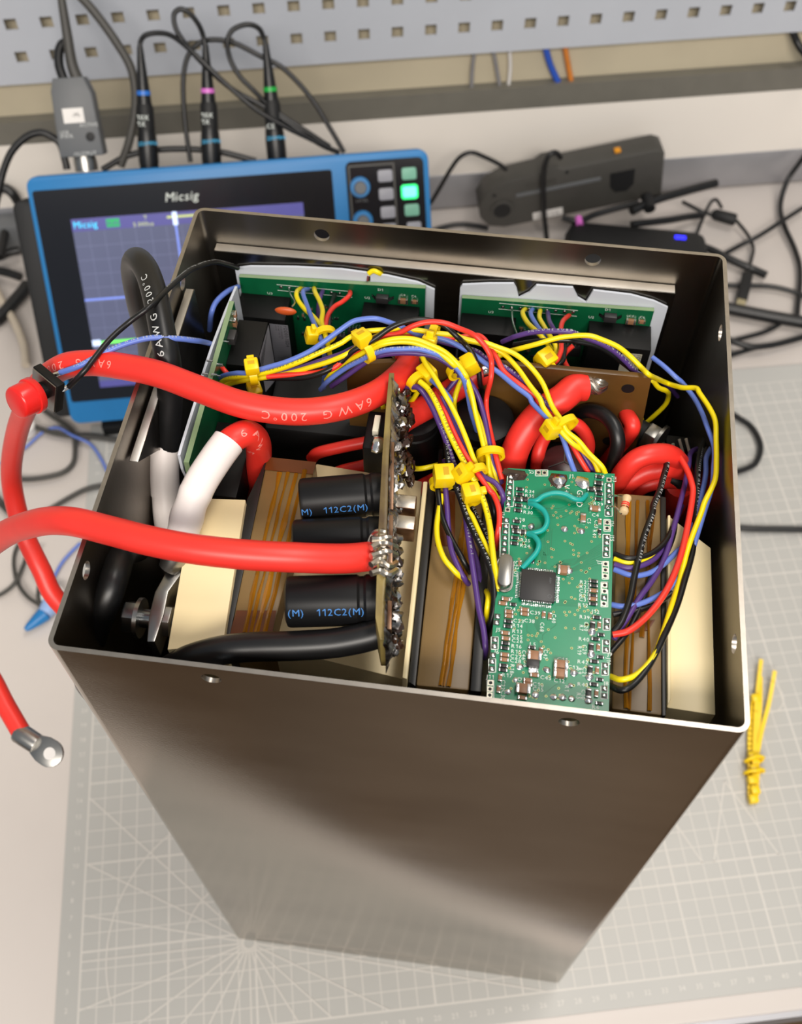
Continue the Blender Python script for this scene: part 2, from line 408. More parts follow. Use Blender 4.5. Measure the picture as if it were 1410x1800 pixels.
# ------------------------------------------------------------------ steel case
W, D, t = 190., 177.57, 1.4
def rr(x0, y0, x1, y1, r, n=6):
    o = []
    for cx, cy, a0 in ((x1-r, y0+r, -90), (x1-r, y1-r, 0), (x0+r, y1-r, 90), (x0+r, y0+r, 180)):
        for k in range(n+1): a = math.radians(a0+90*k/n); o.append((cx+r*math.cos(a), cy+r*math.sin(a)))
    return o
oo, ii = rr(0, 0, W, D, 3.6), rr(t, t, W-t, D-t, 2.2); n = len(oo)
mb = MB(); vs = [(x, y, 0) for x, y in oo] + [(x, y, H) for x, y in oo] + [(x, y, H) for x, y in ii] + [(x, y, 1.5) for x, y in ii]
fs = []; ms = []
for k in range(n):
    q = (k+1) % n
    fs += [(k, q, n+q, n+k), (n+k, n+q, 2*n+q, 2*n+k), (2*n+k, 2*n+q, 3*n+q, 3*n+k)]; ms += [0, 1, 2]
fs += [list(range(n))[::-1], [3*n+k for k in range(n)]]; ms += [0, 0]
mb.v = [Vector(v) for v in vs]; mb.f = [list(f) for f in fs]; mb.m = ms
case = mb.build('steel_case', [m_steel, m_cut, m_steeli], label='tall open-topped bare steel case standing on the cutting mat', cat='case', loc=(0, 0, 0), smooth=30)
cut = MB()
for x, y, ax in ((0, 146.5, 'x'), (0, 28.8, 'x'), (W, 146.8, 'x'), (W, 29.2, 'x'), (46, D, 'y'), (144.5, D, 'y'), (45.4, 0, 'y'), (143.7, 0, 'y')):
    d = Vector((6, 0, 0)) if ax == 'x' else Vector((0, 6, 0)); c = Vector((x, y, H-6.8)); cut.cyl(c-d, c+d, 2.85, n=32, mi=0)
co = cut.build('cutter', [m_cut], loc=(0, 0, 0))
bo = case.modifiers.new('holes', 'BOOLEAN'); bo.object = co; bo.operation = 'DIFFERENCE'; bo.solver = 'EXACT'; bo.material_mode = 'INDEX'
dg = bpy.context.evaluated_depsgraph_get(); me2 = bpy.data.meshes.new_from_object(case.evaluated_get(dg))
case.modifiers.clear(); case.data = me2; bpy.data.objects.remove(co)
me2.shade_smooth(); me2.set_sharp_from_angle(angle=math.radians(30))
SH = -210.                                   # inner shelf the parts stand on
MB().box((W/2, D/2, H+SH-1.5), (W-2*t, D-2*t, 3)).build('inner_shelf', m_blackm, case)  # black colour stands in for the deep shade inside the case
def down(poly, h, to=SH): return [P(x, y, h) for x, y in poly], Vector((0, 0, to-h))
# heat sinks
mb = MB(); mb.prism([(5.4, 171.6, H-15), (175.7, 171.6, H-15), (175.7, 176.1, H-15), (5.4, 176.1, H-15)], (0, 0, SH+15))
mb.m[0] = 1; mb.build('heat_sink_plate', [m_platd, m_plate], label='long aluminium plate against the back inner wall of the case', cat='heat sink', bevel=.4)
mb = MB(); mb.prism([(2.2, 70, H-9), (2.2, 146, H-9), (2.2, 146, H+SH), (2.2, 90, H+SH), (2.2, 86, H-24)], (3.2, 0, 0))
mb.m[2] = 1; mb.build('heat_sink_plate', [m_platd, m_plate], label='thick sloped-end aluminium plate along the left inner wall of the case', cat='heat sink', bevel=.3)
mb = MB(); q = [P(764, 531, -42), P(812, 537, -42), P(812, 541, -42), P(764, 536, -42)]
mb.prism(q, (0, 0, -40)).build('bus_bar', m_copper, label='flat orange copper bar between the two rear driver boards', cat='bus bar')
X1, Y1 = Vector((1, 0, 0)), Vector((0, 1, 0))
# ------------------------------------------------------------------ transformers
def transformer(label, slabs, tapes, strips, ridges, darks):
    x, y = slabs[0][0][0]; o = P(x, y, slabs[0][1]); t_ = thing('transformer', label, 'transformer', (o.x+10, o.y-20, H+SH))
    for poly, h in slabs: MB().prism(*down(poly, h)).build('core_slab', m_cream, t_, bevel=.35)
    for poly, h in tapes: MB().prism(*down(poly, h)).build('taped_winding', m_kap, t_, bevel=.8)
    for poly, h in strips: MB().prism(*down(poly, h)).build('edge_strip', m_dark, t_, bevel=.2)
    for (a, b_, wd, h) in ridges:
        A_, B_ = P(*a, h), P(*b_, h); k = 9; pts = [A_.lerp(B_, i/k) + Vector((random.uniform(-.25, .25), 0, random.uniform(-.15, .2))) for i in range(k+1)]
        rb = MB()
        for i in range(k):
            d_ = pts[i+1]-pts[i]; w0, w1 = [wd*random.uniform(.6, 1.3) for _ in (0, 1)] if i == 0 else (w1, wd*random.uniform(.6, 1.3))
            a_, c_ = pts[i], pts[i+1]; rb.add([a_-X1*w0, c_-X1*w1, c_+ZZ*.45, a_+ZZ*.45, c_+X1*w1, a_+X1*w0], [(0, 1, 2, 3), (3, 2, 4, 5)])
        rb.build('tape_fold', m_kapA, t_, label='amber fold of the winding tape')
    for poly, h in darks: MB().prism([P(x, y, h) for x, y in poly], (0, 0, .25)).build('tape_overlap', m_kapD, t_, label='dark brown doubled tape')
transformer('cream and amber transformer under the black capacitors on the left of the case',
    [([(340, 875), (432, 878), (392, 1134), (294, 1142)], -18), ([(556, 815), (742, 846), (712, 1195), (455, 1132)], -30), ([(500, 828), (548, 836), (470, 1122), (440, 1118)], -27),
     ([(744, 846), (752, 846), (716, 1194), (707, 1191)], -14)],
    [([(470, 803), (556, 812), (478, 1117), (402, 1117)], -21)],
    [([(434, 878), (470, 803), (404, 1117), (393, 1136)], -20.5), ([(753, 848), (766, 850), (730, 1206), (718, 1198)], -17)],
    [((492, 830), (430, 1112), .7, -20.6), ((506, 830), (440, 1112), .5, -20.6), ((520, 832), (452, 1112), .9, -20.6), ((536, 826), (466, 1112), .6, -20.6)],
    [([(470, 804), (556, 813), (550, 834), (462, 826)], -20.9), ([(416, 1074), (486, 1074), (478, 1117), (403, 1117)], -20.9)])
transformer('cream transformer in tan tape beneath the green control board',
    [([(862, 870), (1080, 880), (1068, 1240), (846, 1215)], -27), ([(1174, 905), (1250, 963), (1258, 1257), (1173, 1244)], -20), ([(1174, 905), (1179, 905), (1180, 1228), (1174, 1240)], -18.5)],
    [([(768, 858), (852, 866), (826, 1214), (731, 1205)], -20), ([(1085, 866), (1166, 872), (1166, 1258), (1075, 1246)], -20)],
    [([(852, 868), (866, 870), (846, 1216), (827, 1214)], -18), ([(1161, 872), (1171, 874), (1171, 1258), (1164, 1258)], -19.4)],
    [((822, 880), (775, 1205), .7, -19.6), ((826, 900), (781, 1206), .5, -19.5), ((830, 920), (788, 1207), .6, -19.6),
     ((1105, 880), (1100, 1245), .7, -19.6), ((1122, 880), (1108, 1248), .5, -19.6), ((1138, 880), (1142, 1250), .5, -19.6), ((1150, 885), (1128, 1120), .6, -19.6)],
    [([(770, 862), (800, 866), (800, 960), (765, 960)], -19.9), ([(1094, 1100), (1152, 1090), (1140, 1108), (1100, 1116)], -19.9)])
# ------------------------------------------------------------------ gate driver boards
X1, Y1 = Vector((1, 0, 0)), Vector((0, 1, 0))
def smd_mesh(l, wd, ht, body):
    m = MB(); m.box((0, 0, ht/2), (l*.56, wd*.96, ht)); e = l*.23
    for s in (-1, 1): m.box((s*(l/2-e/2), 0, ht/2), (e, wd, ht*1.08), mi=1)
    return meshof(m, 'chip', [body, m_solder], bevel=.08)
SMD = {}
def smd(parent, loc, l, wd, kind, rz=0, ht=None, upright=None):
    k = (kind, l, wd)
    if k not in SMD: SMD[k] = smd_mesh(l, wd, ht or wd*.55, m_mlcc if kind == 'c' else m_res)
    o = inst(SMD[k], 'chip_capacitor' if kind == 'c' else 'chip_resistor', parent, loc, rz)
    if upright: o.rotation_euler = upright
    return o
def driver_back(label, sheet, pcb, y, conv, lab, conv2, comps, diode, uid, hdr, texts, notches=()):
    p0 = YP(*sheet[0], y+2); p1 = YP(*sheet[-1], y+2); t_ = thing('driver_board', label, 'circuit board', ((p0.x+p1.x)/2, y, H+SH))
    poly = [YP(*q, y+2) for q in sheet]; zb_ = H+SH
    poly = [Vector((poly[0].x, y+2, zb_))] + poly + [Vector((poly[-1].x, y+2, zb_))]
    MB().prism(poly, (0, .9, 0)).build('insulator_sheet', m_ins, t_, smooth=0)
    a, b_ = YP(*pcb[0], y), YP(*pcb[1], y)
    q = [a, b_, Vector((b_.x, y, zb_)), Vector((a.x, y, zb_))]
    mb = MB(); mb.prism(q, (0, 1.7, 0)); mb.m[:] = [0 if i != 2 else 1 for i in range(6)]
    mb.build('board', [m_pcbd, m_fr4], t_, smooth=0)
    for nm, (c0, c1, fr, bot) in (('converter', conv), ('converter', conv2)):
        A_, B_ = YP(*c0, y), YP(*c1, y); F_ = P(*fr, A_.z-H); dep = y-F_.y
        m = MB(); m.box(((A_.x+B_.x)/2, y-dep/2, A_.z-bot/2), (B_.x-A_.x, dep, bot)); cv = m.build(nm, m_conv, t_, bevel=.3)
        if nm == 'converter' and lab and c0 == conv[0]:
            L0, L1 = YP(*lab[0], F_.y), YP(*lab[1], F_.y); w_ = L1.x-L0.x
            m = MB(); m.box(((L0.x+L1.x)/2, F_.y-.08, L0.z-17), (w_, .1, 31)); m.build('label', lab[2], cv)
            m = MB(); flat(m, 'FDD03-15D4', (L1.x-w_*.24, F_.y-.2, L0.z-1.8), (0, 0, -1), (1, 0, 0), w_*.28)
            for k, s_ in enumerate(('DC-DC CONVERTER', 'IN: 9-36V  OUT: 15V', 'S/N 1121')): flat(m, s_, (L1.x-w_*(.42+.14*k), F_.y-.2, L0.z-2), (0, 0, -1), (1, 0, 0), w_*.1)
            m.build('label_print', m_ink, cv, smooth=0)
    for cx, cy, l in comps: p = YP(cx, cy, y); smd(t_, p, l, l*.62, 'c', upright=(math.pi/2, 0, 0))
    p = YP(*diode, y); m = MB(); m.box(p+Vector((0, -1.3, 0)), (4.6, 2.5, 2.8)); m.build('diode', m_chip, t_, bevel=.2)
    m = MB()
    for s_ in (-1, 1): m.add([p+Vector((s_*2.3, -1.6, .9)), p+Vector((s_*2.3, -1.6, -.9)), p+Vector((s_*4.2, -.1, -.7)), p+Vector((s_*4.2, -.1, .9))], [(0, 1, 2, 3)])
    m.build('diode_leads', m_solder, t_)
    for cx, cy, w_, h_ in uid:
        p = YP(cx, cy, y); m = MB(); m.box(p+Vector((0, -1, 0)), (w_, 2, h_)); m.build('driver_chip', m_chip, t_, bevel=.2)
        m = MB()
        for k in range(6):
            for s_ in (-1, 1): m.box(p+Vector(((k-2.5)*w_/6.2, -.5, s_*(h_/2+.5))), (.45, .5, 1.1))
        m.build('chip_leads', m_solder, t_, kind='stuff')
    for k in range(hdr[2]):
        f = k/(hdr[2]-1); p = YP(hdr[0][0]+(hdr[1][0]-hdr[0][0])*f, hdr[0][1]+(hdr[1][1]-hdr[0][1])*f, y)
        m = MB(); m.blob(p, .75, (1, .55, 1)); m.build('solder_joint', m_sold2, t_)
    m = MB()
    a, b_ = YP(*hdr[0], y-.05), YP(*hdr[1], y-.05)
    for s_ in (-1, 1): m.box(((a.x+b_.x)/2, y-.05, (a.z+b_.z)/2+s_*1.5), (b_.x-a.x+3, .05, .22))
    for tx, x, yy, sz in texts: flat(m, tx, YP(x, yy, y-.06), X1, ZZ, sz)
    m.build('silkscreen', m_silk, t_, smooth=0)
    for k in range(16):
        p = YP(hdr[0][0]+30+random.uniform(0, 90), hdr[0][1]+32+random.uniform(0, 55), y); smd(t_, p, 1.6, .9, random.choice('cr'), upright=(math.pi/2, random.choice((0, math.pi/2)), 0))
    return t_
driver_back('rear gate driver board on the left with an orange disc capacitor and yellow-tipped lead',
    [(413, 472), (440, 469), (520, 470), (600, 474), (680, 485), (735, 497), (764, 510)], [(420, 487), (748, 507)], 168,
    ((424, 514), (511, 520), (507, 564), 48), [(473, 564), (505, 565), m_label], ((640, 530), (738, 534), (738, 571), 44),
    [(709, 527, 3.6), (729, 529, 2.6)], (673, 521), [(590, 592, 9, 5), (630, 585, 8, 5)], ((494, 505), (612, 518), 9),
    [('D1', 664, 511, 1.7), ('C9', 704, 520, 1.5), ('C6', 723, 522, 1.5), ('U2', 641, 525, 1.7), ('U3', 470, 517, 1.7)])
driver_back('rear gate driver board on the right whose white backing has two burnt notches',
    [(809, 506), (813, 501), (860, 499), (903, 499), (908, 508), (912, 524), (930, 515), (943, 502), (1007, 506), (1016, 524), (1030, 532), (1043, 511), (1110, 519), (1150, 530), (1174, 541)],
    [(812, 524), (1150, 547)], 168,
    ((1036, 563), (1146, 570), (1134, 615), 46), [(1096, 615), (1131, 617), m_labelw], ((812, 549), (908, 555), (908, 592), 44),
    [(1109, 563, 3.6), (1128, 564, 2.6)], (1073, 554), [(1000, 612, 9, 5), (930, 590, 8, 5)], ((884, 540), (1008, 549), 9),
    [('D1', 1063, 546, 1.7), ('C5', 1105, 557, 1.5), ('C6', 1124, 559, 1.5), ('U2', 1034, 559, 1.7), ('U3', 858, 550, 1.7)])
# third driver board, along the left side
t_ = thing('driver_board', 'gate driver board standing along the left side, seen nearly edge-on', 'circuit board', (19, 105, H+SH))
poly = [XP(*q, 17) for q in ((413, 503), (395, 545), (370, 610), (350, 670), (343, 700), (330, 740), (316, 785), (312, 800), (318, 825), (330, 850))]
poly += [Vector((17, poly[-1].y, H+SH)), Vector((17, poly[0].y, H+SH))]
MB().prism(poly, (.9, 0, 0)).build('insulator_sheet', m_ins, t_, smooth=0)
mb = MB(); mb.prism([(19.6, 140, H-7), (19.6, 72, H-9), (19.6, 70, H-30), (19.6, 70, H+SH), (19.6, 140, H+SH)], (1.7, 0, 0)); mb.m[2] = 1; mb.m[:] = [0, 0, 1, 1, 1, 0, 0]
mb.build('board', [m_pcbd, m_fr4], t_, smooth=0)
zc = H-17; fx = Zp(454, 631, zc).x; y0c, y1c = XP(394, 627, 21.3).y, 141
m = MB(); m.box(((21.3+fx)/2, (y0c+y1c)/2, zc-20), (fx-21.3, y1c-y0c, 40)); cv = m.build('converter', m_conv, t_, bevel=.3)
m = MB(); q = [XP(*p, fx+.1) for p in ((472, 571), (456, 627), (467, 689), (487, 665))]; m.add(q, [(0, 1, 2, 3)]); m.build('label', m_label, cv)
m = MB()
for k in range(7): flat(m, 'FDD03-15D4 9-36V 15V', XP(470-k*1.6, 585+k*7, fx+.2), (0, -1, -.6), (0, -.6, 1), 1.2)
m.build('label_print', m_ink, cv, smooth=0)
smd(t_, (21.3, XP(411, 553, 21.3).y, XP(411, 553, 21.3).z), 2.6, 1.7, 'c', upright=(0, math.pi/2, 0)); smd(t_, (21.3, XP(410, 567, 21.3).y, XP(410, 567, 21.3).z), 3.6, 2.2, 'c', upright=(0, math.pi/2, 0))
p = XP(402, 592, 21.3); MB().box(p+Vector((1.3, 0, 0)), (2.6, 4.6, 3)).build('diode', m_chip, t_, bevel=.2)
for q in ((395, 600), (384, 640), (380, 660), (374, 658), (366, 634), (358, 657), (385, 643)):
    p = XP(*q, 21.3); MB().cyl(p-Vector((.5, 0, 0)), p+Vector((1.5, 0, 0)), .35, .25, 8).build('lead_pin', m_solder, t_)
m = MB(); m.box((28, 86, H-32), (13, 30, 14)); m.build('relay', m_conv, t_, bevel=.3)
# ------------------------------------------------------------------ capacitor board (standing on edge)
cb = thing('capacitor_board', 'sooty upright laminate board edged with solder and carrying black capacitors', 'circuit board', (85, 55, H-15))
top = [(684, 655), (693, 655), (690, 720), (684, 800), (679, 1000), (678, 1124), (668, 1124), (660, 1085), (664, 950), (672, 800), (678, 720)]
hh = [8, 8, 8, 8, 8, 6, 6, 8, 8, 8, 8]
poly = [P(x, y, h) for (x, y), h in zip(top, hh)]
MB().prism(poly, (0, 0, -17)).build('board', m_fr4y, cb, bevel=.2)
def ln(a, b_, f): return a + (b_-a)*f
for y0, y1, w_ in ((782, 900, 1.2), (910, 1000, 1.0), (1060, 1110, 1.4)):
    a, b_ = P(ln(692, 684, (y0-655)/485), y0, 6.5), P(ln(692, 684, (y1-655)/485), y1, 6.5)
    m = MB(); m.box((a+b_)/2, (1.2, (a-b_).length, 3), (X1, (b_-a).normalized(), ZZ)); m.build('copper_bar', m_cbar, cb, bevel=.15)
m = MB(); ny, nz_ = 90, 9; vs = []; fs = []
for i in range(ny):
    f = i/(ny-1); y = 672+f*470; lump = .5+.5*math.sin(i*.55)*math.sin(i*.23+1)
    for j in range(nz_):
        h = 8.6-j*2.3; e = P(ln(693.5, 679, f), y, 6); d_ = 0 if i in (0, ny-1) or j == nz_-1 else random.uniform(.2, 1.2)+1.3*lump*random.random()+(.8 if 2 < j < 6 else 0)
        vs.append((e.x-.9+d_*(1 if j else .3)+.6*(j > 0), e.y, H+min(h, 8.6)))
for i in range(ny-1):
    for j in range(nz_-1): fs.append((i*nz_+j, i*nz_+j+1, (i+1)*nz_+j+1, (i+1)*nz_+j))
m.add(vs, fs); m.build('solder_crust', m_crust, cb, kind='stuff', smooth=0)
m = MB()
for k in range(26):
    f = random.random(); y = 668+f*475; x = ln(702, 692, f) + random.uniform(-5, 8)
    m.blob(P(x, y, random.uniform(-7, 5)), random.uniform(.6, 1.5), (.8, random.uniform(.7, 2.2), random.uniform(.6, 1.2)), .4)
m.build('solder_bead', m_solder, cb, kind='stuff')
m = MB()
for k in range(60): m.blob(P(random.uniform(700, 722), random.uniform(680, 860), random.uniform(-12, -2)), random.uniform(1., 2.2), (.8, 1.3, 1), .35)
for k in range(16): m.blob(P(random.uniform(688, 704), random.uniform(930, 1150), random.uniform(-9, 3)), random.uniform(1., 2.), (.9, 1.3, 1), .35)
m.build('burnt_flux', m_flux, cb, kind='stuff')
m = MB()
for k in range(34):
    f = random.random(); m.blob(P(ln(702, 692, f)+random.uniform(-5, 6), 670+f*480, random.uniform(-4, 6)), random.uniform(1., 2.), (1, 1, .8), .35)
m.build('dull_solder_bead', m_sold2, cb, kind='stuff')
for cx, cy in ((712, 886), (710, 922)):
    p = P(cx, cy, -1); m = MB(); m.box(p+Vector((0, 0, -2)), (6.6, 4.8, 7)); m.m[1] = 1; m.build('copper_terminal', [m_cbar, m_tin], cb, bevel=.25)
def capacitor(ax0, ax1, h, r, s_txt, phi):
    a, b_ = P(*ax0, h), P(*ax1, h); b_.z = a.z; L_ = (b_-a).length
    m = MB(); m.lathe(a, b_-a, [(0, r*.8), (.5, r*.96), (1.3, r), (L_*.78, r), (L_*.81, r*.93), (L_*.85, r*.93), (L_*.88, r), (L_, r*.98)], 32)
    o = m.build('capacitor', m_cap, cb, smooth=30)
    if s_txt:
        m = MB(); d = (b_-a).normalized(); ext = [a-d*6, a, (a+b_)/2, b_, b_+d*6]
        for tx, s0 in s_txt: wrap(m, tx, ext, r, s0, 3.0, phi, up=(.0, -.45, .9))
        m.build('print', m_capblue, o)
capacitor((527, 880), (672, 868), -4, 6.7, [('M)', 6.3), ('112C2(M)', 12.9)], -.85)
capacitor((515, 952), (668, 945), -5, 6.5, None, 0)
capacitor((503, 1058), (664, 1054), -5, 7.4, [('(M)', 6.9), ('112C2(M)', 15.0)], -.62)
p = P(662, 755, -2); m = MB(); m.box(p+Vector((0, 0, -7)), (7, 15, 14)); po = m.build('power_switch', m_conv, cb, bevel=1)
m = MB(); m.box(P(662, 745, 0)+Vector((0, 0, -1.6)), (1.9, 6.5, 4)); m.build('metal_tab', m_labelw, po, bevel=.2)
m = MB(); m.blob(P(664, 782, 0), 2.4, (1, 1.4, .8), .1); m.build('solder_joint', m_solder, cb)
m = MB()
for k in range(9):
    f = k/8-.5; q = path('T%d,%d,3 T%d,%d,5 T%d,%d,7 T%d,%d,7 T%d,%d,3' % (646, 978+f*30, 655, 940+k*8, 666, 934+k*8.5, 680, 938+k*8, 690, 950+k*6)); m.tube(q, .75, 6, 4)
for k in range(5): q = path('T%d,%d,9 T%d,%d,8 T%d,%d,8 T%d,%d,5' % (652, 948+k*15, 668, 944+k*15+random.uniform(-6, 6), 682, 946+k*15+random.uniform(-6, 6), 696, 950+k*13)); m.tube(q, 1.0, 7, 4)
m2_ = MB()
for k in range(20): m2_.blob(P(random.uniform(676, 702), random.uniform(938, 1012), random.uniform(2, 7)), random.uniform(.7, 1.4), (1, 1.5, .7), .35)
m.build('tinned_wrap', m_tin, cb, kind='stuff'); m2_.build('dull_solder_bead', m_sold2, cb, kind='stuff')
# ------------------------------------------------------------------ brown power board
pb = thing('power_board', 'brown laminate board standing across the middle of the case', 'circuit board', (115, 118, H+SH))
mb = MB(); q = [(64, 118, H-9), (90, 118, H-3), (115, 118, H-.9), (164.2, 118, H-.5), (166, 118, H-28), (166, 118, H-60), (64, 118, H-60)]
mb.prism(q, (0, 2, 0)).build('board', m_fr4b, pb, bevel=.15)
for q in ((1104, 683), (1010, 765), (1070, 775)):
    p = YP(*q, 117.9); MB().cyl(p, p-Vector((0, .15, 0)), 2.1, n=20).build('drill_hole', m_blackm, pb)
for cx, h, r in ((112, -16, 10), (88, -18, 9.5), (140, -38, 9)):
    m = MB(); c = Vector((cx, 118-r-.5, H+h)); m.lathe(c, (0, 0, -1), [(0, r*.86), (.6, r), (3, r), (3.6, r*.95), (4.6, r*.95), (5.2, r), (40, r)], 28)
    m.build('capacitor', m_cap, pb, smooth=30)
pd = P(992, 812, -24); m = MB(); m.lathe(pd+Vector((0, 0, .1)), (0, 0, -1), [(0, 6.6), (.6, 7.4), (30, 7.4)], 28); vc = m.build('capacitor', M('brown_capacitor_top', (66, 34, 34), .3, 0), pb)
m = MB()
for k in range(3):
    a = math.radians(90+120*k); d = Vector((math.cos(a), math.sin(a), 0)); m.box(pd+d*3+Vector((0, 0, .2)), (6, .4, .2), (d, Vector((-d.y, d.x, 0)), ZZ))
m.build('vent_score', m_greyd, vc)
m = MB()
for k in range(14):
    o = Vector((0, math.cos(k*2*math.pi/14), math.sin(k*2*math.pi/14))); o2 = Vector((0, math.cos(k*2*math.pi/14+1.2), math.sin(k*2*math.pi/14+1.2)))
    q = path('T1022,680,-6 T1036,678,-6 T1052,677,-6 T1066,675,-6.5'); m.tube([q[0]+o*2.2, q[1]+o*2.7, q[2]+o2*2.6, q[3]+o2*1.4], .7, 6, 4)
m.build('tinned_wire_end', m_tin, pb)
m = MB(); q = path('T690,618,-4 T700,626,-4'); m.tube(q, 1.6, 10); m.build('solder_joint', m_solder, pb)
m = MB(); q = path('T846,652,-5 T862,648,-5'); m.tube(q, 2.6, 10); m.build('solder_joint', m_solder, pb)
# dark component tray under the boards
for px, py, w_, d_, h_, nm, lb in ((600, 700, 52, 34, -42, 'choke', 'black boxed choke under the red cable behind the capacitors'),):
    p = P(px, py, h_); MB().box((p.x, p.y, (p.z+H+SH)/2), (w_, d_, p.z-H-SH)).build(nm, m_blackm, label=lb, cat='choke', bevel=2)
# ------------------------------------------------------------------ control board
HB = -12.
ct = thing('control_board', 'green control board full of small chips lying at the case front', 'circuit board', (138, 46, H+HB-1.6))
q = [P(893, 823, HB), P(1083, 833, HB), P(1073, 1262, HB), P(849, 1246, HB)]
x0, x1 = 121.2, 155.0; y0, y1 = 5.2, q[0].y
bq = [Vector((x0, y1, H+HB)), Vector((x1, q[1].y, H+HB)), Vector((x1, y0, H+HB)), Vector((x0, y0, H+HB))]
mb = MB(); mb.prism(bq, (0, 0, -1.6)); mb.m[:] = [0, 0, 1, 1, 1, 1]; mb.build('board', [m_pcb, m_fr4], ct, smooth=0)
for x, y in ((124, 80), (152, 80), (124, 9), (152, 9)): MB().cyl((x, y, H+HB-1.6), (x, y, H-27.2), 2, n=12).build('standoff', m_nickel, ct)
def cp(z, x, y, dz=0): return P(*zp(z, x, y), HB+dz)
# microcontroller
c4 = [cp('a', 450, 968), cp('a', 735, 985), cp('b', 440, 168), cp('b', 725, 190)]
cc = sum(c4, Vector())/4; sz = 10.2; MB().box(cc+Vector((0, 0, .85)), (sz, sz, 1.3)).build('microcontroller', m_chip, ct, bevel=.35)
m = MB()
for k in range(16):
    o = (k-7.5)*.55
    for dx, dy in ((0, 1), (0, -1), (1, 0), (-1, 0)):
        d = Vector((dx, dy, 0)); n_ = Vector((dy, dx, 0)); b_ = cc+n_*o
        m.add([b_+d*(sz/2-.1)+n_*s_+Vector((0, 0, .8)) for s_ in (-.15, .15)]+[b_+d*(sz/2+.35)+n_*s_+Vector((0, 0, .7)) for s_ in (-.15, .15)]+[b_+d*(sz/2+.6)+n_*s_+Vector((0, 0, .12)) for s_ in (-.15, .15)]+[b_+d*(sz/2+1.3)+n_*s_+Vector((0, 0, .1)) for s_ in (-.15, .15)],
              [(0, 1, 3, 2), (2, 3, 5, 4), (4, 5, 7, 6)])
m.build('chip_leads', m_solder, ct, kind='stuff')
m = MB(); p = cc+Vector((3.6, -3.4, 1.55))
for k in range(16):
    a, b_ = [2*math.pi*(k+d)/16 for d in (0, 1)]; m.add([p+Vector((math.cos(x)*r_, math.sin(x)*r_, 0)) for x, r_ in ((a, .55), (b_, .55), (b_, .68), (a, .68))], [(0, 1, 2, 3)])
flat(m, 'ARM', cc+Vector((3.2, 3, 1.55)), (0, -1, 0), X1, .9); m.build('chip_marking', m_grey, ct, smooth=0)
# crystal
a, b_ = cp('a', 322, 905), cp('a', 310, 1075); d = (b_-a).normalized(); s_ = Vector((d.y, -d.x, 0)); m = MB()
def stad(a, b_, r, z): return [a+Vector((0, 0, z))+(-d*math.cos(t_)+s_*math.sin(t_))*r for t_ in [math.pi*(k/8-.5) for k in range(9)]] + [b_+Vector((0, 0, z))+(d*math.cos(t_)-s_*math.sin(t_))*r for t_ in [math.pi*(k/8-.5) for k in range(9)]]
m.prism(stad(a, b_, 2.1, .1), (0, 0, 3.2)).build('crystal', m_nickel, ct, bevel=.5)
m = MB(); m.prism(stad(a, b_, 2.6, .05), (0, 0, .5)); m.build('crystal_base', m_nickel, ct)
r_h = (2.7, 1.15); R90 = math.pi/2
A_res = [(440, 287), (440, 330), (430, 420), (425, 463), (415, 553), (400, 600), (400, 690), (395, 735), (1095, 185), (1095, 325), (1090, 368)]
for x, y in A_res: smd(ct, cp('a', x, y), 2.6, 1.1, 'r')
for x, y in ((425, 373), (480, 373), (412, 638), (455, 642), (1090, 240), (1082, 285), (1032, 290)): smd(ct, cp('a', x, y), 2.9, 1.5, 'r')
for x, y, l, w_, r in ((1060, 450, 3.4, 1.8, 0), (962, 530, 3.2, 1.7, R90), (1100, 555, 2.2, 1.1, R90), (800, 962, 3.6, 2.8, 0), (440, 900, 2, 1, R90)): smd(ct, cp('a', x, y), l, w_, 'c', r)
for x, y in ((1098, 640), (548, 875)): smd(ct, cp('a', x, y), 2.2, 1, 'r', R90)
for x, y in ((1050, 14), (1050, 50), (1045, 130), (1045, 200), (1075, 312), (1065, 490), (1055, 675), (1050, 865), (345, 345), (340, 385), (320, 525), (315, 565), (305, 710), (300, 745)): smd(ct, cp('b', x, y), 2.6, 1.1, 'r')
for x, y in ((1110, 455), (1105, 640), (1100, 825), (1095, 1020), (385, 205), (540, 560)): smd(ct, cp('b', x, y), 2.1, 1, 'r')
for x, y in ((1040, 385), (1028, 565), (1020, 750), (1008, 940)): smd(ct, cp('b', x, y), 2.9, 1.5, 'r', R90)
for x, y in ((1095, 375), (1088, 560), (1078, 750), (1072, 940), (637, 290), (688, 300), (278, 810), (265, 905), (615, 590)): smd(ct, cp('b', x, y), 2.2, 1.1, 'c', R90)
for x, y in ((1050, 90), (1045, 160), (325, 160), (300, 195), (350, 265), (350, 300), (320, 440), (325, 485), (315, 620), (312, 660), (480, 248), (480, 282), (560, 787), (505, 830), (505, 865), (460, 975)): smd(ct, cp('b', x, y), 2.6, 1.2, 'c')
for x, y in ((558, 635), (775, 712), (772, 776), (465, 908)): smd(ct, cp('b', x, y), 4, 2.9, 'c')
p = cp('b', 548, 695); m = MB(); m.box(p+Vector((0, 0, .8)), (3.6, 2.4, 1.5)); m.build('regulator', m_chip, ct, bevel=.15)
for x in (525, 550, 580): m = MB(); m.box(cp('b', x, 745)+Vector((0, 0, .4)), (.8, 1.8, .5)); m.build('regulator_lead', m_solder, ct)
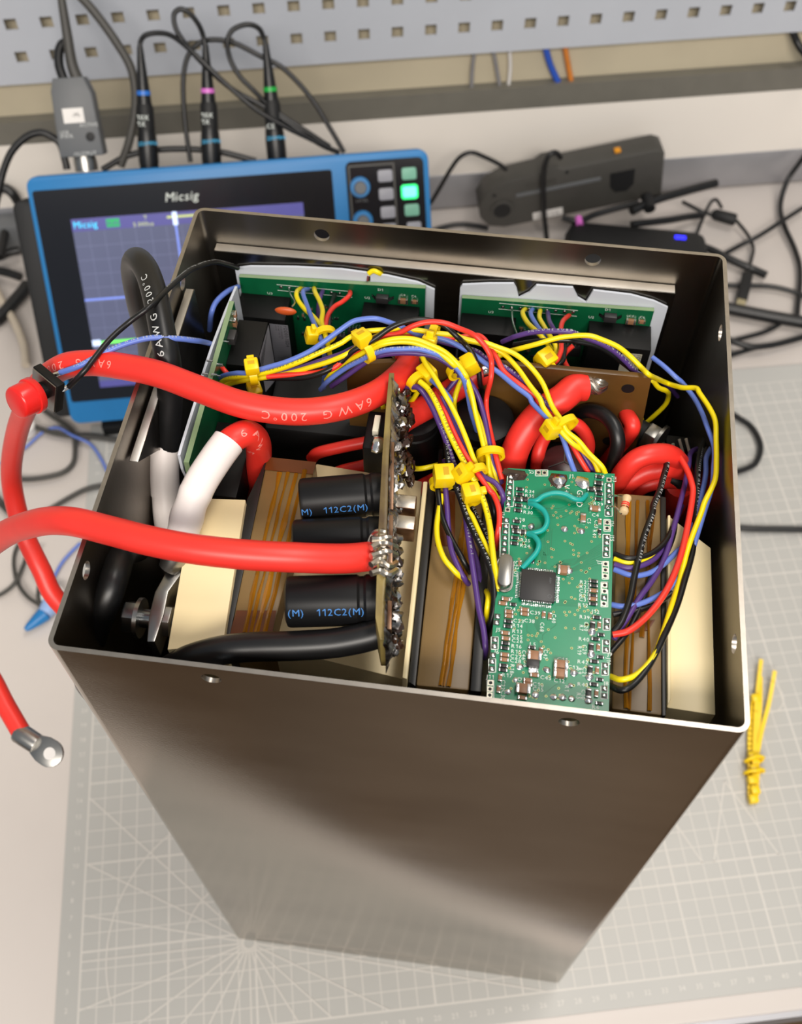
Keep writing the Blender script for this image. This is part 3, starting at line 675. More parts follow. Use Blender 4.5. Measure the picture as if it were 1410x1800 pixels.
for z, x, y, r in (('a', 765, 207, 2.2), ('a', 535, 590, 1.2), ('a', 812, 612, 1.2), ('a', 950, 630, 1.2), ('b', 440, 715, 1.1), ('b', 665, 740, 1.1), ('b', 888, 765, 1.2), ('b', 405, 822, .8), ('b', 570, 945, 1.1), ('b', 722, 965, 1.1),
                   ('b', 795, 970, 1.2), ('b', 870, 980, 1.1), ('b', 345, 920, 1.), ('b', 1035, 430, 1.2), ('b', 1028, 615, 1.2), ('b', 1015, 800, 1.2), ('b', 1008, 995, 1.2), ('a', 850, 955, 1.2), ('b', 862, 870, .8)):
    m = MB(); m.blob(cp(z, x, y), r, (1, 1, .5), .12); m.build('solder_joint', m_solder, ct)
p = cp('a', 963, 225); m = MB(); m.blob(p, 2.5, (1, 1, .35), .2); m.build('solder_joint', m_solder, ct)
m = MB(); m.blob(cp('a', 762, 207), 3., (1, 1, .1), .2); m.blob(cp('a', 400, 160), 2.6, (1.4, .8, .06), .4); m.blob(cp('a', 455, 185), 1., (1, 1, .1), .3); m.build('burnt_flux', m_flux, ct)
# header pads
padm = MB(); padm.box((0, 0, .06), (1.7, 1.7, .12), mi=0); padm.blob((0, 0, .15), .72, (1, 1, .7), .15, 1); pad1 = meshof(padm, 'pad', [M('pad_ring', (46, 58, 50), .35, .1), m_solder])
padm = MB(); padm.box((0, 0, .06), (1.6, 1.6, .12), mi=0); padm.cyl((0, 0, .1), (0, 0, .15), .5, n=12, mi=1); pad2 = meshof(padm, 'pad', [M('pad_tin', (200, 196, 180), .3, .8), m_blackm])
filled = [('a', x, y) for x, y in ((365, 180), (362, 220), (358, 268), (352, 312), (348, 358), (344, 404), (328, 540), (326, 588), (322, 634), (318, 684), (314, 732), (310, 782), (304, 826), (1178, 250), (1176, 295), (1180, 340), (1176, 385), (1165, 430), (1168, 480), (1160, 680), (1158, 725), (1155, 775), (1150, 820))]
filled += [('b', x, y) for x, y in ((1160, 338), (1157, 388), (1155, 515), (1153, 575), (1145, 705), (1142, 760), (1140, 895), (1137, 955), (255, 300), (248, 350), (235, 492), (230, 545), (218, 620), (212, 672), (208, 733), (1136, 145))]
empty_ = [('a', x, y) for x, y in ((340, 452), (1178, 205), (1163, 558), (1162, 605), (1150, 900), (1148, 950), (1146, 1000), (1143, 1075), (595, 145), (645, 148))] + [('b', x, y) for x, y in ((1142, 42), (1140, 92), (1135, 195), (200, 848), (195, 900), (192, 950))]
for z, x, y in filled: inst(pad1, 'header_pad', ct, cp(z, x, y), 0)
for z, x, y in empty_: inst(pad2, 'header_pad', ct, cp(z, x, y), 0)
# vias, traces, print
m = MB(); m2 = MB()
for k in range(230):
    x, y = random.uniform(126, 151), random.uniform(8, 84)
    if abs(x-cc.x) < 6.8 and abs(y-cc.y) < 6.8: continue
    p = Vector((x, y, H+HB)); m.lathe(p, ZZ, [(0, .42), (.04, .4)], 10); m2.lathe(p, ZZ, [(0, .2), (.06, .2)], 8)
m.build('via_rings', M('via_gold', (170, 176, 120), .35, .5), ct, kind='stuff'); m2.build('via_holes', m_blackm, ct, kind='stuff')
m = MB()
def tr(pts, wd=.22):
    P3 = [cp(z, x, y, .02) for z, x, y in pts]
    for a, b_ in zip(P3, P3[1:]):
        n_ = Vector((-(b_-a).y, (b_-a).x, 0)).normalized()*wd/2; m.add([a-n_, b_-n_, b_+n_, a+n_], [(0, 1, 2, 3)])
for k in range(5):
    o = k*12
    tr([('a', 540, 440+o*1.6), ('a', 780+o*.5, 440+o*1.6), ('a', 1010, 330+o*1.6)])
    tr([('a', 500, 690+o), ('a', 560, 700+o*1.2), ('a', 660-o*.8, 830+o*.4), ('a', 660-o*.9, 950)])
    tr([('a', 1130, 720+o*1.4), ('a', 930-o, 850+o*1.2), ('a', 800-o*2, 870+o), ('a', 740-o, 950)])
    tr([('a', 790+o*.3, 980), ('a', 1130, 800+o*2)])
    tr([('a', 650+o*1.2, 560+o), ('a', 640+o*1.2, 830)])
    tr([('b', 560+o*.9, 210), ('b', 560+o*.9, 360), ('b', 600+o*.5, 440)])
    tr([('b', 740, 160+o), ('b', 920, 165+o)])
tr([('b', 500, 360), ('b', 500, 420), ('b', 600, 510), ('b', 600, 560)]); tr([('b', 740, 300), ('b', 740, 370), ('b', 630, 450), ('b', 620, 600)]); tr([('b', 640, 1000), ('b', 640, 940), ('b', 740, 860), ('b', 790, 860)])
m.build('traces', m_trace, ct, smooth=0)
m = MB()
def rect(z, x0, y0, x1, y1):
    for a, b_ in (((x0, y0), (x1, y0)), ((x1, y0), (x1, y1)), ((x1, y1), (x0, y1)), ((x0, y1), (x0, y0))):
        A_, B_ = cp(z, *a, .05), cp(z, *b_, .05); n_ = Vector((-(B_-A_).y, (B_-A_).x, 0)).normalized()*.12; m.add([A_-n_, B_-n_, B_+n_, A_+n_], [(0, 1, 2, 3)])
for r in (('a', 340, 155, 388, 425), ('a', 278, 565, 352, 850), ('a', 1145, 235, 1205, 505), ('a', 1136, 532, 1190, 630), ('a', 1128, 655, 1185, 845), ('a', 1122, 878, 1175, 1025), ('a', 1118, 1052, 1168, 1110), ('a', 570, 122, 672, 172),
          ('b', 1112, 15, 1168, 220), ('b', 1130, 315, 1185, 412), ('b', 1125, 495, 1182, 600), ('b', 1118, 685, 1172, 785), ('b', 1112, 875, 1165, 980), ('b', 205, 468, 262, 570), ('b', 185, 650, 242, 760), ('b', 172, 825, 226, 990)): rect(*r)
def tx(s_, z, x, y, sz=1.25, rot=0):
    X, Y = [(X1, Y1), (-Y1, X1), (Y1, -X1)][rot]; flat(m, s_, cp(z, x, y, .06), X, Y, sz*1.35, sp=1.05)
for a in ((('R34', 'a', 482, 308), ('R35', 'a', 482, 345), ('R37', 'a', 470, 440), ('R30', 'a', 468, 482), ('R28', 'a', 400, 540), ('R25', 'a', 445, 712), ('R24', 'a', 440, 758), ('R27', 'a', 460, 575, 1.2, 1), ('R29', 'a', 1048, 412), ('C4', 'a', 1035, 505), ('C5', 'a', 1000, 518, 1.2, 1), ('C33', 'a', 1060, 535, 1.2, 1), ('R41', 'a', 1045, 615, 1.2, 1), ('J2', 'a', 525, 125, 1.3, 1), ('J1', 'a', 850, 185, 1.4), ('V+', 'a', 805, 240, 2, 1), ('GND', 'a', 915, 285, 2, 1), ('J13', 'a', 1210, 175, 1.2, 1), ('J16', 'a', 1190, 540, 1.2, 1), ('J15', 'a', 1190, 660, 1.2, 1), ('J3', 'a', 1085, 870, 1.3, 1), ('R22', 'a', 935, 1060), ('R23', 'a', 933, 1098), ('Y2', 'a', 372, 870, 1.2, 1), ('C42', 'a', 408, 870, 1.2, 1), ('U1', 'a', 395, 955, 1.2, 1), ('J14', 'a', 288, 470, 1.2, 1), ('R44', 'a', 1060, 180))
          + (('C32', 'b', 930, 100), ('R21', 'b', 930, 138), ('C31', 'b', 928, 170), ('R12', 'b', 920, 215), ('J12', 'b', 1035, 270), ('R39', 'b', 932, 315), ('R40', 'b', 925, 497), ('R42', 'b', 915, 685), ('R43', 'b', 915, 872), ('R7', 'b', 935, 365, 1.2, 1), ('C20', 'b', 975, 340, 1.2, 1), ('R19', 'b', 920, 540, 1.2, 1), ('C29', 'b', 962, 530, 1.2, 1), ('R9', 'b', 920, 720, 1.2, 1), ('C21', 'b', 960, 715, 1.2, 1), ('R5', 'b', 912, 925, 1.2, 1), ('C10', 'b', 952, 900, 1.2, 1), ('R6', 'b', 1035, 1060), ('C39', 'b', 522, 278), ('C38', 'b', 475, 345), ('C40', 'b', 710, 275, 1.2, 1), ('C68', 'b', 612, 345, 1.2, 1), ('C24', 'b', 315, 245), ('C23', 'b', 385, 345), ('R14', 'b', 378, 385), ('R13', 'b', 375, 432), ('C25', 'b', 372, 475), ('C26', 'b', 372, 510), ('R16', 'b', 368, 555), ('R15', 'b', 365, 600), ('C27', 'b', 360, 640), ('C28', 'b', 358, 675), ('R18', 'b', 365, 690, 1.2, 1), ('R17', 'b', 290, 795), ('C22', 'b', 290, 820, 1.2, 1), ('C30', 'b', 290, 905, 1.2, 1), ('U8', 'b', 475, 660, 1.2, 1), ('C46', 'b', 462, 575, 1.2, 1), ('C47', 'b', 640, 570, 1.2, 1), ('L5', 'b', 520, 540), ('C45', 'b', 608, 815), ('C11', 'b', 748, 665), ('C13', 'b', 835, 730), ('C12', 'b', 720, 840), ('C16', 'b', 545, 872), ('C15', 'b', 545, 910), ('R1', 'b', 815, 865, 1.2, 1), ('D2', 'b', 425, 800, 1.2, 1), ('J5', 'b', 245, 420), ('J6', 'b', 230, 605), ('J7', 'b', 345, 165), ('J8', 'b', 1135, 865), ('J9', 'b', 1165, 625), ('J10', 'b', 1160, 640, 1.2, 1), ('J11', 'b', 165, 810))): tx(*a)
m.build('silkscreen', m_silk, ct, smooth=0)
m = MB()
for s_ in ('a520,380,-11.4 a580,375,-10 a640,335,-9.5 a730,312,-9.3 a820,325,-9.4 a890,360,-9.8 a950,365,-10.5 a990,325,-11.4', 'a520,400,-11.4 a570,410,-10 a640,460,-9.6 a668,540,-9.5 a640,610,-9.8 a570,640,-10.4 a505,650,-11.4',
           'a510,650,-11.4 a560,670,-10.2 a598,730,-9.6 a580,800,-9.8 a520,870,-10.4 a458,935,-11.3'):
    MB().tube(path(s_), .85, 10).build('jumper_wire', m_teal, ct, label='teal jumper wire')
for s_ in ('a1178,340,-11.5 a1240,335,-8 a1310,345,-6', 'a1165,430,-11.5 a1230,428,-8 a1280,485,-6'): MB().tube(path(s_), .3, 6).build('resistor_lead', m_solder, ct)
a, b_ = path('a1330,335,-6 a1295,485,-6'); d = b_-a; L_ = d.length; m = MB(); m.lathe(a, d, [(0, .6), (.4, 1.3), (1.2, 1.5), (2, 1.2), (L_-2, 1.2), (L_-1.2, 1.5), (L_-.4, 1.3), (L_, .6)], 14); ro = m.build('axial_resistor', m_tanres, ct)
for f, mt_ in ((.42, m_redw), (.52, m_redw), (.64, m_copper)): MB().lathe(a+d*f, d, [(0, 1.26), (.5, 1.26)], 14).build('colour_band', mt_, ro)
# ------------------------------------------------------------------ heavy cables
R6 = 4.25
def cable(label, s_, r, mat, seg=20, base=H, group=None, txt=None, name='power_cable', pmat=m_cableprint, sub=8, extra=None):
    pts = path(s_, base) if isinstance(s_, str) else s_
    o3 = pts[0]; t_ = thing(name, label, 'cable', (o3.x, o3.y, min(p.z for p in pts)-r), group)
    MB().tube(pts, r, seg, sub).build('sheath', mat, t_, smooth=60)
    if txt:
        m = MB()
        for s2, s0, sz, phi, rev in txt: wrap(m, s2, pts, r, s0, sz, phi, rev=rev, sp=1.3)
        m.build('print', pmat, t_)
    return t_, pts
c1 = 'T724,632,-7 T708,655,-4 T665,690,1 T600,715,4 T520,724,5 T430,712,6 T350,684,7 T280,658,7 T220,645,5 T160,638,2 T105,648,-4 T60,690,-28 T30,760,-70 T20,840,-105 T38,925,-126 T72,1000,-138 T110,1065,-150'
p1 = path(c1) + [Vector((-34, 74, H-178)), Vector((-16, 78, H-205)), Vector((-9, 84, H-250)), Vector((-8, 88, H-330)), Vector((-9, 100, H-372)), Vector((-12, 122, 6))]
cable('thick red cable from the brown board arching over the left rim behind the push button', p1, R6, m_red)
t_r1 = bpy.data.objects['power_cable']
def print_between(parent, s_, pts, r, px_start, size, phi, rev, mat, up=(0, -.45, .9)):
    c = spline(pts, 12); c = c[::-1] if rev else c; best = 0; bd = 1e9; acc = 0
    for i, p in enumerate(c):
        if i: acc += (p-c[i-1]).length
        v = CR.transposed() @ (p - Vector(CP)); x = 705+FPX*v.x/-v.z; y = 900-FPX*v.y/-v.z; dd = (x-px_start[0])**2+(y-px_start[1])**2
        if dd < bd: bd = dd; best = acc
    m = MB(); wrap(m, s_, pts, r, best, size, phi, up=up, rev=rev, sp=1.25); m.build('print', mat, parent)
print_between(t_r1, '6AWG  200°C', p1, R6, (640, 704), 3.9, .3, False, m_cableprint)
print_between(t_r1, '6AWG  200°C', p1, R6, (212, 645), 3.7, -.05, False, m_cableprint)
p2 = path('T652,978,2 T600,982,5 T520,980,9 T430,975,11 T340,965,11.5 T260,950,10.5 T190,932,8.5 T120,916,4.5 T60,920,-7 T0,945,-30 T-55,1000,-70 T-80,1080,-120 T-60,1150,-160 T-20,1185,-174 T10,1240,-180 T40,1292,-184')
rc2, _ = cable('thick red cable from the capacitor board crossing the left rim, lug hanging at the left', p2, R6, m_red)
a = p2[-1]; d = (p2[-1]-p2[-2]).normalized(); q = P(86, 1322, -186); d = (q-a).normalized(); n_ = d.cross(ZZ).normalized(); up_ = n_.cross(d)
m = MB(); m.lathe(a-d*3, d, [(0, 4.1), (1, 4.6), (5, 4.6), (10, 4.5), (11, 4.3)], 20)
m.build('lug_barrel', m_nickel, rc2, label='nickel crimp barrel')
c0 = a+d*7.5; m = MB(); q = []
for s_, w_ in ((0, 4.6), (3, 5.6), (9, 6.2)): q.append((s_, w_))
ax = (n_*.35+up_*.94).normalized(); wx = d.cross(ax).normalized()
pol = [c0+wx*-4.4, c0+d*4+wx*-5.8] + [c0+d*8+(d*math.sin(t_)-wx*math.cos(t_))*6 for t_ in [math.pi*k/10 for k in range(11)]] + [c0+d*4+wx*5.8, c0+wx*4.4]
m.prism(pol, ax*1.8); lt = m.build('lug_tongue', m_nickel, rc2, bevel=.25, label='flat nickel ring tongue')
hc = c0+d*8; m = MB(); m.cyl(hc-ax*.06, hc+ax*1.86, 2.7, n=20); m.build('lug_hole', m_white, lt)
# sleeved red cable and its ring lug
p3 = path('T366,828,-6 T396,785,-3 T416,768,-2 T436,762,-3 T452,776,-10 T455,810,-26 T448,870,-50')
rc3, _ = cable('short red cable arching out of a white heat-shrink sleeve', p3, R6, m_red)
print_between(rc3, '6AWG', p3, R6, (424, 776), 3.2, -.5, False, m_cableprint)
q = path('T402,776,-2.6 T380,806,-4 T352,850,-6 T333,895,-9 T321,940,-13 T314,965,-16'); MB().tube(q, lambda f: 5.15 + .18*math.sin(f*31) * (f > .45) - (.5 if f > .97 else 0), 22, 8).build('heat_shrink_sleeve', m_wht, rc3, label='white heat-shrink sleeve')
m = MB(); q = path('T312,968,-16 T305,985,-18 T296,1000,-20'); m.tube(q, lambda f: 4.4-1.2*f, 14, 6); m.build('lug_barrel', m_nickel, rc3, label='dull crimp barrel')
pol = [P(*q, -20) for q in ((300, 990), (322, 1004), (296, 1040), (288, 1080), (272, 1128), (258, 1128), (262, 1080), (272, 1040))]
m = MB(); m.prism(pol, (0, 0, -10)); m.build('lug_tongue', m_nickel, rc3, bevel=.4, label='flattened nickel tongue on edge')
bl = P(262, 1088, -25); bt = thing('bolt', 'hexagon-headed zinc bolt through the ring lug at the case front left', 'bolt', (bl.x, bl.y, bl.z-6))
m = MB(); m.lathe(bl+Vector((-7.5, 0, 0)), X1, [(0, 4.6), (.5, 5.2), (4, 5.2)], 6); m.build('hex_head', m_zinc, bt, smooth=20, bevel=.2)
m = MB(); m.lathe(bl+Vector((-3.4, 0, 0)), X1, [(0, 6.2), (1.3, 6.2)], 28); m.build('washer', m_nickel, bt)
m = MB(); m.cyl(bl+Vector((-3, 0, 0)), bl+Vector((9, 0, 0)), 2.9, n=20); m.build('shank', m_zinc, bt)
m = MB(); m.lathe(bl+Vector((3, 0, 0)), X1, [(0, 5.2), (4.4, 5.2), (5, 4.4)], 6); m.build('nut', m_nickel, bt, smooth=20, bevel=.3)
# black heavy cables
p = path('T292,800,-30 T297,740,-18 T299,690,-9 T296,640,0 T287,590,5 T275,530,8 T262,485,8 T248,461,6 T237,458,0 T234,482,-12') + path('T244,540,-34 T258,590,-60 T262,640,-90')
kc, _ = cable('thick black cable rising from a white sleeve and bending over the left rim', p, R6, m_black)
print_between(kc, '6AWG  200°C', p, R6, (288, 630), 3.5, .2, False, m_silk2, up=(.25, -.45, .85))
q = path('T290,782,-27 T289,830,-34 T291,870,-40'); MB().tube(q, 5.0, 22, 6).build('heat_shrink_sleeve', m_wht, kc, label='white heat-shrink sleeve')
q = path('T291,868,-39.5 T294,910,-46 T302,960,-56 T306,1000,-80'); MB().tube(q, 4.7, 20, 6).build('lower_sleeve', m_wht, kc, label='narrower white sleeve')
cable('thick black cable running along the front rim into the capacitor board', path('T684,1104,-6 T650,1118,-6.5 T590,1130,-7.5 T520,1135,-8 T450,1137,-9 T390,1143,-11 T330,1160,-18 T285,1185,-34 T270,1200,-60'), R6, m_black)
cable('thick black cable curving down inside the front left corner of the case', path('T262,985,-92 T238,968,-50 T215,975,-26 T203,1010,-20 T190,1050,-22 T172,1095,-30 T158,1140,-45 T152,1180,-75 T152,1200,-118 T160,1215,-170'), 4.4, m_black)
# reds inside
cable('thick red cable from the brown board curling down behind the control board', path('T1028,680,-6.5 T1010,682,-6 T988,700,-7 T955,722,-10 T925,755,-14 T905,795,-20 T896,840,-30 T894,880,-48 T894,910,-80'), 4.7, m_red)
cable('thick red cable joining the brown board and the capacitor board', path('T856,651,-7 T830,664,-9 T790,690,-12 T750,715,-13 T712,736,-12 T694,752,-10'), R6, m_red)
cable('glossy red loop beside the thick cable behind the control board', path('T944,850,-34 T946,800,-24 T960,765,-20 T985,745,-18 T1012,746,-18 T1030,765,-22 T1034,790,-28 T1022,815,-36 T1010,840,-48'), 2.3, m_red, 14, name='loop_cable')
cable('black loop standing over the gap behind the control board', path('T1008,728,-24 T1035,722,-16 T1062,730,-13 T1080,750,-13 T1086,778,-16 T1080,806,-22 T1070,832,-32 T1060,860,-55'), 2.5, m_black, 14, name='loop_cable')
cable('bent red stub cable soldered to the right end of the brown board', path('T1098,708,-22 T1102,728,-20 T1112,748,-20 T1104,766,-26 T1084,790,-36 T1066,812,-46'), 2.7, m_red, 14)
cable('topmost fat red cable of the bundle right of the control board', path('T1080,860,-34 T1095,832,-22 T1118,808,-16 T1148,798,-15 T1178,800,-18 T1196,816,-28 T1204,840,-44'), 3.4, m_red, 16)
cable('middle fat red cable of the bundle right of the control board', path('T1088,880,-40 T1102,852,-30 T1130,832,-26 T1165,824,-25 T1194,826,-30 T1206,850,-50'), 3.4, m_red, 16)
cable('lowest red cable of the bundle with a burnt black end', path('T1100,886,-44 T1124,858,-36 T1160,846,-34 T1192,846,-36'), 2.8, m_red, 16)
MB().tube(path('T1180,842,-32.6 T1190,846,-33 T1196,852,-35'), 1.7, 10).build('black_sleeve', m_blackm, label='small black sleeve on the end of the lowest red cable', cat='sleeve')
cable('dark red cable dropping beside the right transformer', path('T1196,852,-50 T1192,880,-64 T1184,905,-84'), 5, m_red, 16)
cable('upper short red cable behind the power switch', path('T548,806,-36 T560,796,-32 T600,786,-29 T650,776,-27'), 2.1, m_red, 12)
cable('lower short red cable behind the power switch', path('T580,838,-38 T600,828,-34 T640,818,-31 T670,808,-30'), 2.1, m_red, 12)
cable('glossy dark red cable passing beneath the tan transformer corner', path('T716,884,-34 T730,864,-33 T756,848,-34 T790,832,-44'), 2.6, m_red, 12)
# hardware near the right wall
bp = P(1134, 765, -46); bt = thing('bolt', 'dark bolt with a nickel nut near the right wall of the case', 'bolt', bp-Vector((0, 0, 6)))
dx = Vector((.85, -.5, 0)).normalized(); m = MB(); m.lathe(bp-dx*7, dx, [(0, 3.2), (1.5, 4.6), (7, 4.6)], 20); m.build('bolt_end', m_blackm, bt, smooth=40)
m = MB(); m.lathe(bp, dx, [(0, 5), (.5, 5.6), (4.6, 5.6), (5, 5)], 6); m.build('nut', m_nickel, bt, smooth=20, bevel=.3)
m = MB(); m.lathe(bp+dx*5, dx, [(0, 7), (1.2, 7)], 28); m.build('washer', m_nickel, bt)
hp = P(1196, 790, -56); ht_ = thing('pin_header', 'black pin header with three pale pins by the right wall', 'connector', hp-Vector((0, 0, 6)))
MB().box(hp, (12, 6, 8)).build('housing', m_conv, ht_, bevel=.2)
for a, b_ in (('T1188,802,-48', 'T1183,780,-44'), ('T1202,800,-48', 'T1194,772,-44'), ('T1212,795,-48', 'T1206,771,-44')): q = path(a+' '+b_); MB().tube(q, .55, 8, smooth=False).build('pin', m_labelw, ht_)
# ------------------------------------------------------------------ signal wires
NM = dict(y='yellow_wire', b='blue_wire', p='purple_wire', k='black_wire', r='red_wire')
def wire(c, label, s_, r=.88, txt=None, base=H, mat=None):
    pts = path(s_, base); o = MB().tube(pts, r, 8, 6).build(NM[c], mat or WM[c], smooth=80, label=label, cat='wire', group=None)
    if txt:
        m = MB()
        L_ = sum((pts[i+1]-pts[i]).length for i in range(len(pts)-1))
        for s0, tt in txt: wrap(m, tt, pts, r, s0*L_, 1.25, 0, sp=1.5)
        m.build('print', m_silk2 if c in 'kpb' else M('grey_print', (120, 110, 40), .6), o)
    return o
PR = 'SILICONE RUBBER WIRE 28AWG 200°C 600V VW-1'
wire('b', 'blue wire arching from the left driver board over to the control board top edge', 'A165,1190,-22 A260,1100,-14 A400,1065,-6 A520,1060,-3 A700,1010,0 A900,950,3 A1100,860,6 A1250,760,9 A1400,650,11 B330,570,13 B450,545,14 B560,545,14 B680,580,12 B830,640,10 B960,700,7 B1100,720,5 B1250,760,4 C100,760 C240,860,3 C370,940,2 C500,1040,1 C620,1120 C800,1270 C960,1390 G230,210,-2 G420,380,-3 G560,520,-3 G640,600,-4 G700,700,-6 G760,880,-9 G815,1030,-13')
wire('y', 'yellow wire from the left driver board leading the upper harness to the control board', 'A210,1200,-22 A300,1130,-12 A430,1100,-6 A600,1075,-3 A800,1030,0 A1000,960,4 A1200,870,7 A1400,780,9 B300,720,10 B450,665,11 B640,650,11 B800,640,10 B960,655,9 B1100,680,8 B1300,700,7 C200,730,7 C350,770,6 C480,790,6 C620,840,5 C780,900,4 C920,1000,3 C1040,1130,1 C1130,1270,0 G350,150,-1 G470,330,-2 G560,450,-2 G640,560,-2 G740,640,-4 G850,730,-6 G950,850,-8 G1070,970,-10 G1110,1050,-13'.replace('G350,150,-1 G470,330,-2 G560,450,-2 G640,560,-2', 'G430,90,0 G520,240,-1 G600,400,-2 G690,540,-2'), txt=[(.08, PR)])
wire('y', 'second yellow wire of the upper harness, just below the first', 'A230,1210,-23 A360,1160,-13 A500,1130,-6 A700,1100,-4 A900,1065,-2 A1100,1010,1 A1300,950,4 B130,940,6 B290,870,7 B450,760,8 B620,690,8 B800,672,7 B1000,690,5 B1150,720,4 C300,770,3 C400,790,4 C560,850,3 C700,930,2 C840,1080,1 C960,1250,0 C1080,1410,-1 G340,150,-1 G430,290,-2 G520,420,-2 G620,560,-3 G700,660,-4 G800,760,-6 G900,830,-9 G1000,930,-11 G1050,1050,-14'.replace(' G340,150,-1', ''))
wire('p', 'purple wire in the upper harness dipping behind the red cable to the control board', 'A640,1100,-5 A900,1050,-2 A1200,950,2 A1410,880,4 B300,840,5 B450,780,5 B700,720,4 B900,715,3 B1030,730,2 C330,870,0 C460,950,0 C600,1010,0 C760,1110,-1 C940,1250,-2 C1050,1360,-3 G370,200,-3 G450,290,-4 G560,400,-5 G640,490,-6 G740,620,-8 G860,810,-11 G930,920,-13 G1000,1040,-16', txt=[(.52, PR)])
wire('k', 'black wire arching highest over the upper harness then down behind the red wire', 'A620,1108,-5 A800,1110,-4 A1050,1105,-1 A1250,1050,2 A1400,960,4 B100,1050,5 B200,980,6 B330,850,8 B450,790,10 B560,720,12 B680,635,14 B800,582,15 B950,553,15 B1100,568,14 B1220,625,12 B1330,725,10 C20,625,10 C130,690,8 C240,800,6 C330,920,4 C390,1080,0 C410,1250,-5 E960,130,-7 E985,260,-12 E1000,400,-18 E1020,540,-24')
wire('r', 'red wire arching over the upper harness and running down to the control board corner', 'B480,770,7 B560,720,9 B640,700,10 B760,685,11 B900,612,14 B1050,575,15 B1200,585,15 B1350,640,13 C100,570,13 C200,605,12 C330,690,10 C430,780,8 C510,900,6 C540,1020,3 C530,1200,0 C500,1400,-4 E1065,150,-4 E1030,350,-8 E1035,520,-10 E1070,700,-11 E1110,880,-10 E1140,1000,-11 E1190,1190,-14'.replace('C500,1400,-4 ', ''))
wire('r', 'red wire lying low in the upper harness beneath the yellow pair', 'A700,1095,-3 A1000,1072,-1 A1180,1055,0 B150,1010,3 B300,880,5 B450,800,6 B600,720,7 B850,690,6 B1100,700,5 B1250,730,4 C350,700,4 C450,740,4 C520,840,3 C600,960,2 C680,1110,0 C850,1250,-1 C1040,1390,-3 G480,380,-4 G620,520,-5 G760,720,-8 G840,860,-10 G900,960,-12 G945,1035,-14')
wire('y', 'outer yellow wire of the centre arch, ending at the control board upper left', 'B75,1130,-10 B130,1060,-5 B250,960,0 B400,880,5 B520,805,9 B640,755,12 B780,732,13 B920,742,13 B1050,788,12 B1200,860,10 B1320,970,7 B1400,1080,5 E830,160,3 E880,330,0 E920,520,-4 E970,720,-7 E1010,880,-9 E1045,960,-10 E1050,1070,-11 E1080,1190,-13 E1150,1290,-16')
wire('y', 'inner yellow wire of the centre arch, tied alongside its twin', 'B480,850,7 B600,792,11 B750,765,12 B900,772,12 B1040,820,11 B1180,890,9 B1290,985,7 E740,50,4 E800,150,2 E860,300,-1 E905,460,-5 E960,600,-8 E1000,750,-9 E1030,890,-10 E1070,1000,-12 E1110,1130,-14 E1145,1250,-17')
wire('b', 'blue wire with white print on the centre arch, dropping beside the yellow pair', 'B20,1220,-12 B100,1130,-6 B250,1020,-1 B420,930,4 B520,880,7 B650,843,10 B800,833,11 B950,833,11 B1080,866,10 B1200,918,8 B1310,1008,6 B1380,1110,4 E800,160,2 E835,300,-2 E870,480,-8 E920,650,-14 E965,790,-22', txt=[(.18, PR)])
wire('p', 'purple wire on the inside of the centre arch running down to the left connector', 'B120,1190,-10 B250,1100,-5 B420,980,0 B560,900,3 B800,870,5 B1050,890,5 B1200,950,4 E760,100,1 E830,150,0 E900,250,-2 E960,380,-5 E1010,560,-8 E1040,720,-9 E1070,870,-10 E1090,1000,-12 E1130,1120,-14 E1190,1230,-17')
wire('y', 'yellow wire from the solder point behind the tie running to the second connector', 'B920,885,-3 B950,870,2 B985,900,4 B1020,970,4 B1100,1090,3 B1200,1260,2 E560,260,1 E660,420,0 E740,580,-2 E800,720,-4 E850,850,-6 E890,960,-7 E940,1070,-9 E1010,1200,-12 E1090,1300,-14 E1150,1400,-16')
wire('y', 'long yellow wire with black print sweeping to the crystal on the control board', 'E340,180,2 E420,250,2 E490,360,2 E560,510,0 E620,660,-2 E700,830,-4 E780,980,-5 E850,1110,-6 E920,1240,-8 E985,1370,-9 F720,150,-9 F780,300,-10 F810,450,-10 F825,600,-10 F845,760,-10 F872,900,-11 F878,1000,-13 F858,1070,-18', r=.95, txt=[(.06, PR)])
wire('b', 'blue wire from the solder point slipping under the yellow wires', 'B950,960,-6 B970,1040,-3 B1080,1130,0 B1180,1220,0 B1260,1320,-2 E560,310,-3 E640,430,-5 E700,590,-10 E760,740,-16 E800,900,-26')
wire('p', 'purple wire with white print down the left of the centre harness to the board edge', 'E130,270,-6 E200,240,-3 E320,240,0 E390,310,-1 E460,430,-3 E520,560,-5 E600,760,-8 E680,1000,-10 E730,1160,-11 E790,1380,-12 F590,250,-13 F600,400,-13 F620,550,-13 F650,750,-13 F680,950,-14 F710,1150,-15 F750,1330,-16 F768,1500,-18 F758,1580,-24', r=.95, txt=[(.22, PR)])
wire('p', 'purple wire curving round to the upper left header of the control board', 'E560,340,-2 E600,430,-3 E680,600,-5 E770,780,-7 E850,930,-8 E920,1050,-9 E1000,1160,-9 E1110,1220,-9 E1180,1310,-10 E1205,1400,-12 F922,200,-14 F900,280,-18')
wire('r', 'red wire running down the centre harness to the second left header', 'E500,300,-2 E560,420,-2 E620,540,-3 E700,720,-5 E780,880,-6 E850,1000,-7 E980,1190,-9 E1060,1300,-10 F780,70,-10 F840,150,-11 F882,260,-11 F890,380,-12 F872,500,-14 F855,630,-20')
wire('k', 'black wire with white print down the centre harness, ending low on the board edge', 'E330,250,-2 E450,390,-5 E530,560,-8 E590,730,-9 E620,900,-9 E650,1100,-10 E710,1260,-10 E760,1390,-11 F540,200,-11 F600,340,-11 F680,510,-11 F750,650,-11 F820,820,-11 F842,980,-12 F842,1150,-14 F805,1300,-18 F780,1400,-26', r=.95, txt=[(.22, PR)])
